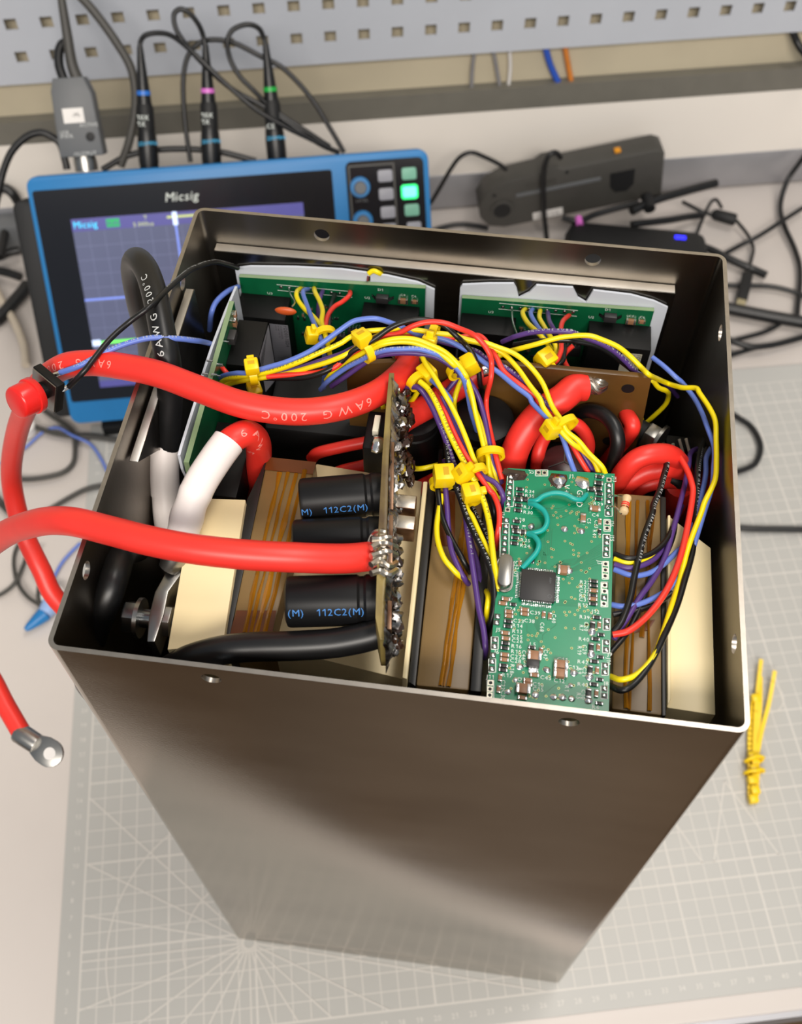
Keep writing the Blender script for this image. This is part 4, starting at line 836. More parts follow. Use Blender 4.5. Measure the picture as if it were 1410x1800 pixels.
wire('k', 'plain black wire from the big tie head down to the winding gap', 'E560,900,-20 E550,1080,-14 F350,60,-12 F355,160,-12 F370,260,-13 F400,380,-13 F470,540,-14 F570,720,-15 F630,830,-20 F665,920,-34')
wire('p', 'thin purple wire curling left of the black one above the tan winding', 'E590,1000,-16 F415,60,-12 F420,140,-12 F432,280,-13 F442,450,-14 F470,640,-14 F540,810,-15 F600,910,-18 F680,1010,-30')
wire('y', 'yellow wire bowing out over the tan winding beside the pale strip', 'F385,150,-13 F360,280,-13 F340,420,-13 F350,560,-13 F400,700,-13 F470,790,-14 F540,860,-16 F640,920,-22 F740,965,-22 F790,1030,-16 F782,1150,-16 F765,1330,-24')
wire('y', 'yellow wire from the lower tie joining the board edge by the crystal', 'E800,1200,-12 F600,250,-12 F650,340,-12 F700,450,-12 F770,600,-12 F815,690,-12 F850,830,-14 F868,960,-18')
wire('p', 'deep purple wire beneath the printed purple one over the winding gap', 'F520,60,-16 F590,300,-17 F640,560,-18 F695,750,-18 F725,950,-19 F745,1150,-21 F755,1400,-28')
wire('k', 'black printed wire beneath the lower tie, half hidden by yellow', 'F600,120,-15 F650,260,-15 F700,360,-15 F760,480,-15 F800,600,-17 F850,740,-24', txt=[(.2, 'SILICONE RUBBER')])
wire('k', 'black wire tucked under the red wire by the board edge', 'F690,60,-15 F780,130,-14 F830,230,-14 F845,330,-16 F840,450,-22')
wire('p', 'purple wire crossing behind the short yellow one over the thick red cable', 'E830,60,-2 E740,140,-3 E660,230,-5 E610,300,-7 E580,400,-12')
wire('y', 'short yellow wire crossing the thick red cable under the arch', 'E790,130,-2 E745,220,-4 E710,320,-5 E695,420,-8 E720,560,-18')
wire('y', 'thin yellow wire crossing the dark gap beside the capacitor board', 'E260,1080,-22 E340,1080,-18 E430,1065,-17 E540,1035,-18 E600,1000,-22')
wire('y', 'short yellow wire looping from the tie behind the capacitor board', 'B620,1400,-12 B600,1300,-9 B640,1240,-7 B760,1220,-9 B870,1330,-10 B960,1220,-3')
# right-hand bundle
wire('p', 'purple wire draped across the right rear driver board', 'C660,775,-3 C740,740,0 C820,710,3 C1000,668,6 C1200,655,8 C1410,660,9 D200,680,8 D350,740,6 D500,800,4 D650,890,1 D780,1010,-3 D900,1130,-8 D1100,1190,-22 H560,160,-36 H660,230,-46 H740,320,-60', txt=[(.1, PR)])
wire('y', 'long yellow wire from the right rear driver board round the right wall', 'C600,950,-4 C720,890,-2 C860,850,2 C1050,800,5 C1250,740,7 C1410,712,8 D130,708,9 D350,705,9 D500,750,8 D680,830,6 D820,940,3 D940,1060,1 D1030,1145,2 D1120,1190,-8 H640,190,-18 H780,232,-14 H920,238,-11 H960,290,-10 H1060,440,-9 H1115,570,-9 H1122,750,-10 H1125,950,-11 H1110,1150,-12 I560,680,-13 I540,740,-14 I480,900,-15 I440,1050,-16 I400,1180,-14 I360,1310,-12 I310,1440,-10 I230,1530,-10 I150,1560,-10 I95,1545,-14')
wire('k', 'black wire lying under the purple one across the right rear driver board', 'C790,810,-2 C1000,775,2 C1200,762,4 C1400,757,5 D200,770,4 D400,810,2 D550,880,-1 D700,985,-5 D860,1110,-12')
wire('y', 'yellow wire hanging behind the brown board corner to the dark bolt', 'D1080,1215,-10 D1140,1290,-14 D1230,1330,-20 H600,245,-26 H650,310,-34 H620,400,-42 H500,520,-50 H400,600,-54 H380,540,-52')
wire('b', 'blue wire bending along the right wall down to the middle of the control board', 'D1070,950,-14 D1200,1050,-14 D1330,1170,-15 H680,80,-16 H790,190,-17 H900,330,-18 H980,480,-15 H1040,640,-13 H1095,790,-12 H1108,900,-12 H1100,1020,-13 H1085,1200,-14 I560,720,-16 I520,850,-17 I470,1000,-17 I400,1095,-16 I330,1145,-15 I240,1185,-14 I160,1198,-14 I100,1190,-15')
wire('b', 'shorter blue wire beside the right wall ending higher on the control board', 'H1075,830,-26 H1025,930,-23 H1020,1080,-21 H990,1250,-20 I510,780,-18 I470,880,-18 I420,930,-17 I350,995,-16 I280,1035,-15 I200,1045,-14 I112,1015,-15')
wire('k', 'black wire with clear white print crossing the amber winding to the board edge', 'H600,800,-22 H635,880,-18 H632,1000,-17 H600,1120,-16 H560,1260,-15 H500,1400,-14 I300,740,-13 I260,850,-13 I235,950,-13 I210,1060,-13 I190,1160,-13 I150,1270,-13 I105,1325,-14', r=1.0, txt=[(.05, '28AWG  VW-1  SILICONE RUBBER  28AWG 200°C 600V')])
wire('r', 'red wire from the fat red bundle sweeping to the right board edge', 'H690,850,-24 H720,875,-20 H760,920,-18 H830,1040,-17 H880,1180,-16 H890,1300,-16 I475,800,-15 I440,950,-14 I390,1080,-13 I330,1180,-13 I260,1260,-13 I180,1320,-13 I105,1337,-14', r=1.0)
wire('p', 'purple wire running beside the red one to the right board edge', 'H930,840,-34 H870,880,-28 H850,1000,-24 H810,1200,-22 I440,680,-19 I400,830,-17 I360,960,-16 I300,1070,-15 I240,1150,-14 I180,1250,-14 I110,1360,-15')
wire('k', 'black wire with print between the blue and purple ones near the right wall', 'H1010,740,-34 H965,880,-26 H940,1050,-21 H930,1300,-20 I510,780,-18 I500,920,-17 I460,1070,-15 I420,1200,-14 I360,1340,-11 I290,1480,-10 I210,1580,-10 I150,1612,-10 I92,1592,-14', r=1.0, txt=[(.1, PR)])
wire('k', 'black wire bowing over the amber winding near the axial resistor', 'I112,938,-14 I180,960,-13 I260,950,-14 I320,920,-15 I370,870,-16 I405,800,-18 I440,690,-22')
wire('y', 'yellow wire bowing over the amber winding just under a black one', 'I112,962,-14.5 I180,982,-14 I260,968,-15 I320,940,-17 I365,900,-22')
wire('p', 'purple wire bowing over the amber winding between yellow and blue', 'I112,990,-14.5 I190,1008,-14 I280,982,-15 I340,930,-17 I400,820,-20 I445,700,-24')
wire('k', 'black wire hugging the purple one down to the lower right board edge', 'I425,720,-24 I400,860,-18 I345,980,-17 I290,1060,-16 I250,1180,-15 I180,1320,-15 I95,1425,-16')
wire('k', 'black wire ending beside the red one at the lower right board edge', 'I400,1130,-16 I330,1180,-16 I240,1215,-15 I105,1240,-15')
# drops on the rear driver boards
wire('y', 'left yellow wire dropping from the left rear driver board header', 'A1030,250,-27 A985,290,-20 A995,360,-18 A1060,450,-16 A1150,530,-12 A1230,630,-6 A1265,720,-4 A1300,880,-12')
wire('b', 'blue wire dropping from the left rear driver board header through the tie', 'A1100,260,-27 A1045,290,-20 A1085,420,-16 A1130,540,-11 A1190,680,-4 A1235,800,-8 A1255,1000,-20 A1240,1200,-36')
wire('y', 'right yellow wire dropping from the left rear driver board header', 'A1150,245,-27 A1160,290,-20 A1205,380,-16 A1232,470,-12 A1222,570,-8 A1245,670,-4')
wire('p', 'purple wire dropping from the left rear driver board header', 'A1240,265,-28 A1210,340,-22 A1190,480,-20 A1220,640,-16')
wire('k', 'black wire dropping from the left rear driver board header', 'A1355,300,-28 A1318,400,-22 A1295,520,-16 A1290,660,-8')
wire('r', 'red wire bending down from the left rear driver board header', 'B300,275,-28 B295,320,-21 B230,380,-19 B150,430,-18 B85,520,-14 B60,650,-5')
wire('y', 'left yellow wire dropping from the right rear driver board header', 'C925,400,-27 C890,450,-20 C945,560,-16 C1050,660,-10 C1140,760,-10 C1225,880,-18')
wire('b', 'blue wire dropping from the right rear driver board header', 'C1005,400,-27 C980,460,-20 C1040,580,-16 C1110,670,-12 C1200,760,-16')
wire('y', 'right yellow wire dropping from the right rear driver board header', 'C1090,410,-27 C1078,500,-20 C1130,600,-16 C1190,700,-10 C1250,790,-9 C1265,900,-10 C1215,1010,-12')
wire('p', 'purple wire dropping from the right rear driver board header', 'C1170,425,-28 C1190,540,-18 C1240,640,-14 C1260,720,-18')
wire('r', 'red wire curling from the right rear driver board header to the small tie', 'C1420,470,-28 C1345,540,-19 C1320,640,-14 C1325,800,-8 C1320,880,-6 C1270,990,-5 C1170,1065,-5')
wire('k', 'black wire curling beside the red one under the right rear driver board', 'D90,830,-20 D70,920,-12 C1340,990,-8 C1260,1060,-8 C1180,1110,-10')
wire('r', 'cut red wire end below the right rear driver board', 'D175,820,-18 D110,880,-20 D70,950,-22 D100,1040,-20 D150,1110,-18')
wire('r', 'short red wire end at the left driver board', 'A250,985,-14 A290,1030,-13 A330,1075,-14')
MB().tube(path('A905,245,-28 A930,320,-20 A965,385,-17 A940,430,-16'), .32, 6).build('disc_capacitor_lead', m_solder, label='bare bent silver lead above the orange disc capacitor', cat='lead')
dc = path('A880,470,-15')[0]; MB().blob(dc, 2.5, (1.6, .45, .7), 0, seg=14, rings=8).build('disc_capacitor', m_orange, label='flat orange disc capacitor on the left rear driver board', cat='capacitor')
MB().tube(path('C770,385,-27 C778,540,-18 C830,700,-8'), .35, 6).build('silver_lead', m_solder, label='bare silver wire on the right rear driver board', cat='lead')
o = MB().tube(path('B455,300,-28 B455,230,-24 B475,180,-21 B480,130,-19'), .9, 8).build('bare_lead', m_solder, label='twisted bare lead with a yellow tip on the left rear board', cat='lead')
MB().tube(path('B475,115,-17.5 B520,88,-16.5 B570,105,-17 B600,125,-19'), .95, 8).build('yellow_tip', m_yel, o, label='yellow insulation')
wire('b', 'blue wire curving behind the white backing of the left driver board', 'A425,240,-26 A330,280,-20 A220,380,-18 A170,500,-20 A155,650,-34', r=1.)
# push button and its two wires
pbn = P(47, 700, 2); a1 = P(90, 680, 0); d = (P(18, 714, 5) - a1).normalized()
bt = thing('push_button', 'red-capped tactile push button hanging on the red cable bend', 'push button', a1-Vector((0, 0, 6)))
u_ = (ZZ - d*ZZ.dot(d)).normalized(); v_ = d.cross(u_)
yy = (P(100, 708, -3) - P(66, 650, -3)); yy = (yy - d*yy.dot(d)).normalized(); xx = d.cross(yy)
MB().box(a1+d*1.2, (11.5, 11.5, 3), (xx, yy, d)).build('switch_body', m_conv, bt, bevel=.3)
MB().box(a1+d*2.9, (10.6, 10.6, .5), (xx, yy, d)).build('switch_plate', m_nickel, bt)
MB().cyl(a1+d*3, a1+d*6.4, 2.9, n=20).build('plunger', m_conv, bt)
m = MB(); m.lathe(a1+d*6, d, [(0, 5.6), (.3, 5.9), (2.2, 5.9), (2.4, 5.4), (7.0, 5.3), (7.6, 5.0), (7.9, 4.4)], 32); m.build('button_cap', m_button, bt, smooth=50)
for q in ('T84,664,1 T94,660,2 T107,655,2', 'T98,690,1 T108,686,2 T122,679,2'): MB().tube(path(q), .8, 6, smooth=False).build('terminal', m_solder, bt)
wire('b', 'blue lead from the push button over the rim to the left driver board', 'T106,655,2 T140,643,6 T180,622,7 T220,605,8 T265,594,8 T310,595,6 T345,599,1 T362,602,-7 T376,606,-14', r=.95, txt=[(.1, PR)])
wire('k', 'black printed lead from the push button across the case corner', 'T121,680,2 T150,650,8 T190,600,9 T225,568,10 T262,540,13 T295,508,10 T330,478,3 T352,467,0 T375,461,-4 T395,464,-10 T418,471,-18', r=.95, txt=[(.5, PR)])
# ------------------------------------------------------------------ cable ties
tie_n = 0
def tie(label, px, py, h, dirpx, Rw, ang, Rh=None, head=1., tail=True):
    c = P(px, py, h); e = P(px+dirpx[0]*20, py+dirpx[1]*20, h); ax_ = (e-c).normalized(); n0 = Vector((0, -.45, .9)); n0 = (n0-ax_*n0.dot(ax_)).normalized(); s0 = ax_.cross(n0)
    Rh = Rh or Rw*.75; t_ = thing('cable_tie', label, 'cable tie', c-Vector((0, 0, Rw)))
    m = MB(); N = 24; vs = []; fs = []
    for k in range(N):
        a = 2*math.pi*k/N; rd = s0*math.cos(a)*Rw + n0*math.sin(a)*Rh; ro_ = s0*math.cos(a)*(Rw+1) + n0*math.sin(a)*(Rh+1)
        vs += [c+rd-ax_*1.25, c+rd+ax_*1.25, c+ro_+ax_*1.25, c+ro_-ax_*1.25]
    for k in range(N):
        q = (k+1) % N
        for i in range(4): j = (i+1) % 4; fs.append((4*k+i, 4*k+j, 4*q+j, 4*q+i))
    m.add(vs, fs); m.build('strap', m_tie, t_, smooth=50)
    if head:
        a = math.radians(ang); rd = s0*math.cos(a) + n0*math.sin(a); tg = -s0*math.sin(a)+n0*math.cos(a)
        hc_ = c + s0*math.cos(a)*(Rw+1.6) + n0*math.sin(a)*(Rh+1.6); k_ = head
        m = MB(); m.box(hc_, (4.6*k_, 4.8*k_, 3.9*k_), (ax_, tg, rd)); ho = m.build('head', m_tie, t_, bevel=.6)
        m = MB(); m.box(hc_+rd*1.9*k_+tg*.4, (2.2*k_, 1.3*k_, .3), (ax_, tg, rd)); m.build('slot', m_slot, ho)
        if tail: m = MB(); m.box(hc_+tg*3.2*k_, (2.4, 2.2, 1.4), (ax_, tg, rd)); m.build('tail_stub', m_tie, t_, bevel=.2)
    return t_
Tpx = lambda z, x, y: zp(z, x, y)
tie('yellow tie on the blue and yellow wires beside the left converter label', *Tpx('A', 570, 1075), -3, (1, -.15), 2.6, 110, 2.8)
tie('yellow tie head half hidden behind the thick red cable', *Tpx('A', 580, 1240), -14, (1, -.3), 2.4, 90)
tie('yellow tie holding the wires that drop from the left rear board', *Tpx('A', 1250, 700), -4, (.25, 1), 3.0, 25, 2.4)
tie('yellow tie at the left foot of the centre wire arch', *Tpx('B', 440, 840), 7, (1, -.55), 3.6, 120, 2.6, 1.1)
tie('yellow tie at the top of the upper wire harness', *Tpx('B', 1090, 715), 7, (1, .25), 3.4, 50, 2.6)
tie('yellow tie with square head just behind the capacitor board tip', *Tpx('B', 940, 1140), -1, (.7, .7), 2.6, 190, 2.2, 1.25)
tie('yellow tie on the inside of the arch above the thick red cable', *Tpx('B', 1330, 1040), 0, (.5, 1), 2.8, 170, 2.4, 1.2)
tie('yellow tie head between the black and red wires near the brown board', *Tpx('C', 1110, 1010), -4, (-.8, .5), 2.2, 90, 2, 1.2)
tie('yellow tie crossing the thick red cable behind the control board', *Tpx('G', 705, 590), -4, (.6, .8), 4.0, 40, 2.2, 1.1)
tie('flat yellow tie around the wires at the control board corner', *Tpx('E', 1070, 935), -10, (.1, 1), 3.6, 235, 2.2, 0)
tie('yellow tie in the middle of the descending centre harness', *Tpx('E', 885, 1140), -8, (.5, .85), 4.0, 60, 2.2, 1.1)
tie('large yellow tie head standing beside the pale strip', *Tpx('E', 575, 1225), -12, (.15, 1), 3.2, 100, 2.2, 1.35)
tie('lowest yellow tie head on the centre harness', *Tpx('E', 860, 1395), -12, (.3, 1), 2.6, 100, 2, 1.15)
# ------------------------------------------------------------------ oscilloscope
SO = Vector((-194.4, 336.3, 22.)); TIL = math.radians(34.7); YW = math.radians(13.6)
SX = Vector((math.cos(YW), math.sin(YW), 0)); SNH = Vector((-math.sin(YW), math.cos(YW), 0)); SY = ZZ*math.cos(TIL) + SNH*math.sin(TIL); SN = SX.cross(SY)
SW, SHH = 277.7, 176.9; sx3 = (SX, SY, SN)
def sp_(px, py, d=0.): return PL(px, py, SO+SN*d, SN)
def st(px, py, d=0.): v = sp_(px, py, d)-SO; return v.dot(SX), v.dot(SY)
def sq(s_, t_, d=0.): return SO+SX*s_+SY*t_+SN*d
os_ = thing('oscilloscope', 'blue-framed tablet oscilloscope with a lit screen leaning on the bench', 'oscilloscope', (SO+SX*SW/2)*Vector((1, 1, 0)) if False else Vector(((SO+SX*SW/2).x, (SO+SX*SW/2).y, 0)))
def rpoly(s0, t0, s1, t1, r, d): return [sq(x, y, d) for x, y in rr(s0, t0, s1, t1, r, 5)]
MB().prism(rpoly(0, 0, SW, SHH, 7, 0), SN*-12).build('front_frame', m_scopeb, os_, bevel=1)
MB().prism(rpoly(1.5, 1.5, SW-1.5, SHH-1.5, 7, -12), SN*-24).build('rear_shell', m_blackm, os_, bevel=2)
MB().prism(rpoly(-15, 3, 6, SHH-16, 6, -10), SN*-27).build('side_block', m_blackm, os_, bevel=2)  # black block reaching out left behind the frame
MB().prism([Vector((*(sq(SW/2+k, 60, -36).xy), 0)) if False else p for k in (0,) for p in (sq(70, 80, -34), sq(200, 80, -34), Vector((sq(200, 0, -120).x, sq(200, 0, -120).y, 1)), Vector((sq(70, 0, -120).x, sq(70, 0, -120).y, 1)))], SNH*3).build('kick_stand', m_blackm, os_)
for s_ in (30, 240): q = sq(s_, 3, -18); MB().box((q.x, q.y, 5.5), (22, 26, 11), (SX, SNH, ZZ)).build('foot', m_blackm, os_, bevel=1)
a, b_, c_ = st(56, 336, .2), st(583, 301, .2), st(141, 706, .2)
gw = MB().prism(rpoly(a[0], c_[1], b_[0], a[1], 2, .1), SN*.5).build('front_glass', m_glass, os_)
fs_ = .8
a, b_, c_ = st(124, 386, fs_), st(533, 361, fs_), st(203, 679, fs_)
s0, t1_, s1, t0_ = a[0], a[1], b_[0], c_[1]
scn = MB().prism([sq(s0, t0_, .6), sq(s1, t0_, .6), sq(s1, t1_, .6), sq(s0, t1_, .6)], SN*.1).build('screen', m_scr, os_, smooth=0)
def srect(name, mat, x0, y0, x1, y1, d=.75):
    MB().prism([sq(x0, y0, d), sq(x1, y0, d), sq(x1, y1, d), sq(x0, y1, d)], SN*.03).build(name, mat, scn, smooth=0)
srect('status_bar', m_scrbar, s0, t1_-8.5, s1, t1_)
srect('menu_bar', m_scrbar, s0, t0_, s1, t0_+5)
m = MB()
for i in range(1, 15):
    x = s0+(s1-s0)*i/15; m.box(sq(x, (t0_+t1_)/2-2, .74), (.35, t1_-t0_-14, .02), sx3)
for j in range(1, 11): m.box(sq((s0+s1)/2, t0_+5+(t1_-t0_-14)*j/11, .74), (s1-s0, .35, .02), sx3)
m.build('graticule', m_scrgrid, scn, smooth=0)
m = MB(); flat(m, 'Micsig', sq(s0+1, t1_-6.2, .82), SX, SY, 6.4, sp=.95); m.build('cyan_text', m_scrc, scn, smooth=0)
x = s0+24; srect('run_flag', M('screen_flag_green', (26, 150, 84), .2, emit=.8), x, t1_-7, x+9, t1_-1.5, .8); m = MB(); flat(m, 'RUN', sq(x+.5, t1_-5.8, .86), SX, SY, 4, sp=.85); m.build('run_text', m_scrbar, scn, smooth=0)
m = MB(); flat(m, 'T', sq(s0+50, t1_-3.6, .82), SX, SY, 4); flat(m, '5.000us', sq(s0+42, t1_-8, .82), SX, SY, 4.2); m.box(sq(s0+84, t1_-3.2, .82), (36, 1.5, .02), sx3); m.build('yellow_text', m_scry, scn, smooth=0)
a = st(307, 380, .8); srect('trigger_marker', m_scrw, a[0]-1.6, a[1]-6, a[0]+1.6, a[1]+3, .84); srect('trigger_line', m_scrt, a[0]-.7, t0_+8, a[0]+.7, a[1]-6, .8)
a = st(160, 527, .8); srect('upper_trace', m_scrt, s0, a[1]-.7, s1, a[1]+.7, .8)
a = st(170, 603, .8); srect('green_trace', m_scrg, s0, a[1]-1, s1, a[1]+1, .82); srect('channel_marker', m_scrw, s0, a[1]-2.2, s0+6, a[1]+2.2, .85)
a = st(254, 628, .8); srect('yellow_marker', m_scry, a[0]-3, a[1]-2, a[0]+4, a[1]+2, .85)
a = st(290, 356, .7); b_ = st(360, 351, .7); m = MB(); flat(m, 'Micsig', sq(a[0], a[1]+.5, .75), SX, SY+SX*.2, 8.6, sp=1.0); m.build('maker_name', m_silk, os_, smooth=0)
# control panel
a, b_ = st(607, 289, .2), st(745, 279, .2); p0, p1_ = a, b_; bot = 14
MB().prism(rpoly(a[0], bot, b_[0]-.5, a[1]+1.5, 4, .1), SN*.6).build('control_panel', m_glass, os_)
m = MB()
for (x0, y0, x1, y1) in ((a[0]+1.5, bot+2, a[0]+2.7, a[1]-1), (a[0]+1.5, a[1]-2.2, a[0]+34, a[1]-1), (a[0]+33, bot+2, a[0]+34.2, a[1]-1)): m.box(sq((x0+x1)/2, (y0+y1)/2, .85), (x1-x0, y1-y0, .3), sx3)
m.build('panel_line', m_greyd, os_, smooth=0)
for i, (px, py) in enumerate(((633, 329), (638, 388))):
    c_ = st(px, py, 1)
    for k in range(1):
        m = MB(); m.lathe(sq(*c_, .6), SN, [(0, 7.2), (2, 7.2), (3, 6.6)], 32); kr = m.build('knob_ring', m_scopeb, os_); m = MB(); m.lathe(sq(*c_, .8), SN, [(0, 4.4), (7, 4.2), (7.6, 3.8)], 28); m.build('knob_cap', m_grey, kr)
m = MB(); c_ = st(637, 355, .8); flat(m, 'LEVEL', sq(*c_, .85), SX, SY, 3, center=True); m.build('panel_print', m_grey, os_, smooth=0)
for px, py, mm in ((677, 309, m_keyg), (679, 341, m_keyg), (682, 373, m_keyg), (684, 403, m_keyg), (719, 305, m_keyt), (724, 369, m_keyt), (728, 400, m_keyg)):
    c_ = st(px, py, 1); MB().prism(rpoly(c_[0]-5.2, c_[1]-4.1, c_[0]+5.2, c_[1]+4.1, 1.6, .6), SN*1.5).build('key', mm, os_, bevel=.4)
c_ = st(720, 337, 1); k_ = MB().prism(rpoly(c_[0]-6, c_[1]-5, c_[0]+6, c_[1]+5, 2.2, .6), SN*1.3).build('lit_key', m_ledg, os_, label='key glowing green'); MB().prism(rpoly(c_[0]-4.6, c_[1]-3.4, c_[0]+4.6, c_[1]+3.4, 1.4, 1.9), SN*.4).build('key_face', m_ledw, k_)
for (x0, x1, y0, nm) in ((130, 165, 292, 'connector'), (548, 612, 268, 'connector')): pass
# probes plugged into the top
DP = -22.
def ppath(s_, d=DP): # path in the leaning plane of the instrument, third value = offset from it
    out = []; last = d
    for tk in s_.split():
        n_ = tk[1:].split(','); px, py = zp(tk[0], float(n_[0]), float(n_[1]))
        if len(n_) > 2: last = float(n_[2])
        out.append(sp_(px, py, last))
    return out
def probe(label, base_, tip, band, cab, prints):
    a, b_ = sp_(*base_, DP), sp_(*tip, DP); d = (b_-a).normalized(); L_ = (b_-a).length; t_ = thing('probe', label, 'probe', a, 'probes')
    k = L_/105.
    MB().lathe(a-d*6, d, [(0, 6.2), (7, 7.0), (18, 7.0), (34*k, 6.4), (40*k, 5.6)], 20).build('bnc_plug', m_black, t_)
    MB().lathe(a+d*30*k, d, [(0, 6.0), (20*k, 6.), (24*k, 5.2)], 20).build('compensation_box', m_blackm, t_)
    MB().lathe(a+d*52*k, d, [(0, 5.2), (8*k, 4.8), (30*k, 3.4), (53*k, 2.0)], 16).build('strain_relief', m_black, t_)
    MB().lathe(a+d*62*k, d, [(0, 4.85), (3., 4.7)], 18).build('colour_ring', m_band[band], t_, label=band+' colour ring')
    m = MB(); n_ = SN; sd = d.cross(n_).normalized(); 
    for i, (s2, f, mm) in enumerate(prints): flat(m, s2, a+d*f*k+n_*7.1-(sd if sd.dot(SX) > 0 else -sd)*5, sd if sd.dot(SX) > 0 else -sd, d, 4.5)
    m.build('print', m_silk, t_, smooth=0)
    m = MB(); flat(m, '200MHz', a+d*12+n_*7.2-SX*5.5, SX, d, 3.6); m.build('cyan_print', m_cyan, t_, smooth=0)
    MB().tube([b_-d*3]+ppath(cab), 1.75, 10, 8).build('lead', m_black, t_)
probe('black probe with a blue ring plugged into the blue oscilloscope', (262, 286), (246, 82), 'blue', 'T247,74 T256,62,-21 T278,58,-20 T302,63,-18 T330,84,-14 T360,112,-12 T400,150,-12 T450,192,-12 T500,222,-14 T545,244,-18 T590,266,-22', (('10X', 40, 0), ('1X', 34, 0)))
probe('black probe with a pink ring plugged into the blue oscilloscope', (372, 282), (361, 78), 'pink', 'T358,66 T350,45,-20 T335,25,-18 T318,16,-17 T306,26,-17 T310,52,-17 T330,82,-18 T365,120,-19 T410,158,-20 T460,185,-20 T510,218,-20 T560,252,-20 T596,268,-24', (('10X', 40, 0), ('1X', 34, 0)))
probe('black probe with a green ring plugged into the blue oscilloscope', (487, 276), (467, 78), 'green', 'T464,68 T455,50,-20 T435,43,-18 T410,52,-17 T400,72,-17 T404,102,-18 T420,132,-18 T445,158,-18 T480,192,-20 T530,225,-20 T580,258,-22', (('CE', 28, 0),))
pts = ppath('T335,285,-30 T326,220,-30 T322,150,-30 T328,105,-30 T345,80,-30 T370,70,-30 T410,75,-30 T460,100,-30 T500,122,-30 T545,170,-30 T580,225,-30 T605,268,-30')
MB().tube(pts, 1.75, 10, 8).build('probe_cable', m_black, label='black probe cable looping behind the three probes', cat='cable')
pts = ppath('T180,298,-32 T230,272,-32 T300,262,-32 T380,266,-32 T450,283,-32'); MB().tube(pts, 2.2, 10, 8).build('probe_cable', m_black, label='black cable lying along the oscilloscope top behind the probes', cat='cable')
# grey adapter
a, b_ = sp_(150, 284, DP), sp_(125, 136, DP); d = (b_-a).normalized(); sd = d.cross(SN).normalized(); sd = sd if sd.dot(SX) > 0 else -sd; L_ = (b_-a).length
ad = thing('probe_adapter', 'grey boxed probe adapter plugged into the left of the oscilloscope', 'adapter', a)
def ap(x, y, z=0): return a+sd*x+d*y+SN*z
MB().prism([ap(-15, 4, -9), ap(15, 4, -9), ap(13.5, L_*.8, -9), ap(9.5, L_, -9), ap(-11, L_, -9), ap(-13.5, L_*.85, -9)], SN*18).build('housing', m_grey, ad, bevel=1)
MB().lathe(a-d*6, d, [(0, 8), (6, 8), (10, 7.4)], 24).build('bnc_plug', m_nickel, ad)
MB().box(ap(-1, L_*.56, 9.1), (14, 9.5, .2), (sd, d, SN)).build('sticker', m_white, ad); m = MB(); flat(m, '-M-', ap(-2, L_*.54, 9.3), sd, d, 4); m.build('sticker_print', m_ink, ad, smooth=0)
MB().lathe(ap(8, L_*.3, 9), SN, [(0, 3), (.8, 3), (1, 2.2)], 20).build('round_button', m_blackm, ad)
m = MB(); flat(m, 'ACTIVE', ap(2, L_*.42, 9.1), sd, d, 3.4); flat(m, 'PWR', ap(-12, L_*.3, 9.1), sd, d, 3.6); flat(m, 'OUTPUT', ap(-5, L_*.08, 9.1), sd, d, 3.6); flat(m, 'USB', ap(-12, L_*.35, 9.1), sd, d, 3.2); m.build('housing_print', m_silk2, ad, smooth=0)
MB().tube([b_+sd*4-d*2]+ppath('T126,110 T118,60 T110,10 T104,-30'), lambda f: 4.2-1.8*f, 12, 8).build('boot_lead', m_greyd, ad)
MB().tube([b_-sd*5-d*2]+ppath('T104,115,-24 T104,90,-26 T112,76,-28 T122,85,-32'), 3.2, 12, 8).build('boot', m_black, ad)
MB().tube(ppath('T128,-20,-28 T165,20,-28 T205,75,-28 T232,125,-29 T238,185,-30 T228,245,-31 T212,292,-33'), 3, 12, 8).build('thick_cable', m_greyd, label='thick dark grey cable falling behind the adapter from above', cat='cable')
MB().tube(ppath('T118,298,-34 T114,280,-34 T105,252,-34 T88,239,-34 T70,233,-34 T46,241,-34 T21,266,-34 T6,300,-34 T-2,335,-34 T-12,380,-36'), 2.6, 12, 8).build('curved_cable', m_black, label='black cable arching left beside the grey adapter', cat='cable')
# recess wires
for s_, mm, lb, r in (((('T', 958, 80), ('T', 968, 115), ('T', 985, 152)), m_bluew2, 'thick blue wire hanging below the pegboard', 2.6), ((('T', 993, 80), ('T', 999, 115), ('T', 1006, 152)), m_orgw, 'orange wire hanging below the pegboard beside the blue one', 2.2),
                      ((('T', 834, 90), ('T', 830, 125), ('T', 829, 164)), m_greyw, 'leftmost thin grey wire in the recess below the pegboard', 1.6), ((('T', 867, 88), ('T', 873, 120), ('T', 880, 160)), m_greyw, 'slanting grey wire in the recess below the pegboard', 1.6), ((('T', 896, 88), ('T', 897, 120), ('T', 893, 160)), m_white, 'white wire in the recess below the pegboard', 1.5)):
    MB().tube([VP(x, y, 608.5) for _, x, y in s_], r, 10, 6).build('hanging_wire', mm, label=lb, cat='wire')
MB().tube([VP(1388, 40, 606), VP(1398, 66, 604), VP(1410, 88, 598), VP(1440, 120, 590)], 3, 10, 6).build('hanging_cable', m_black, label='black cable coming out under the pegboard at the right edge', cat='cable')
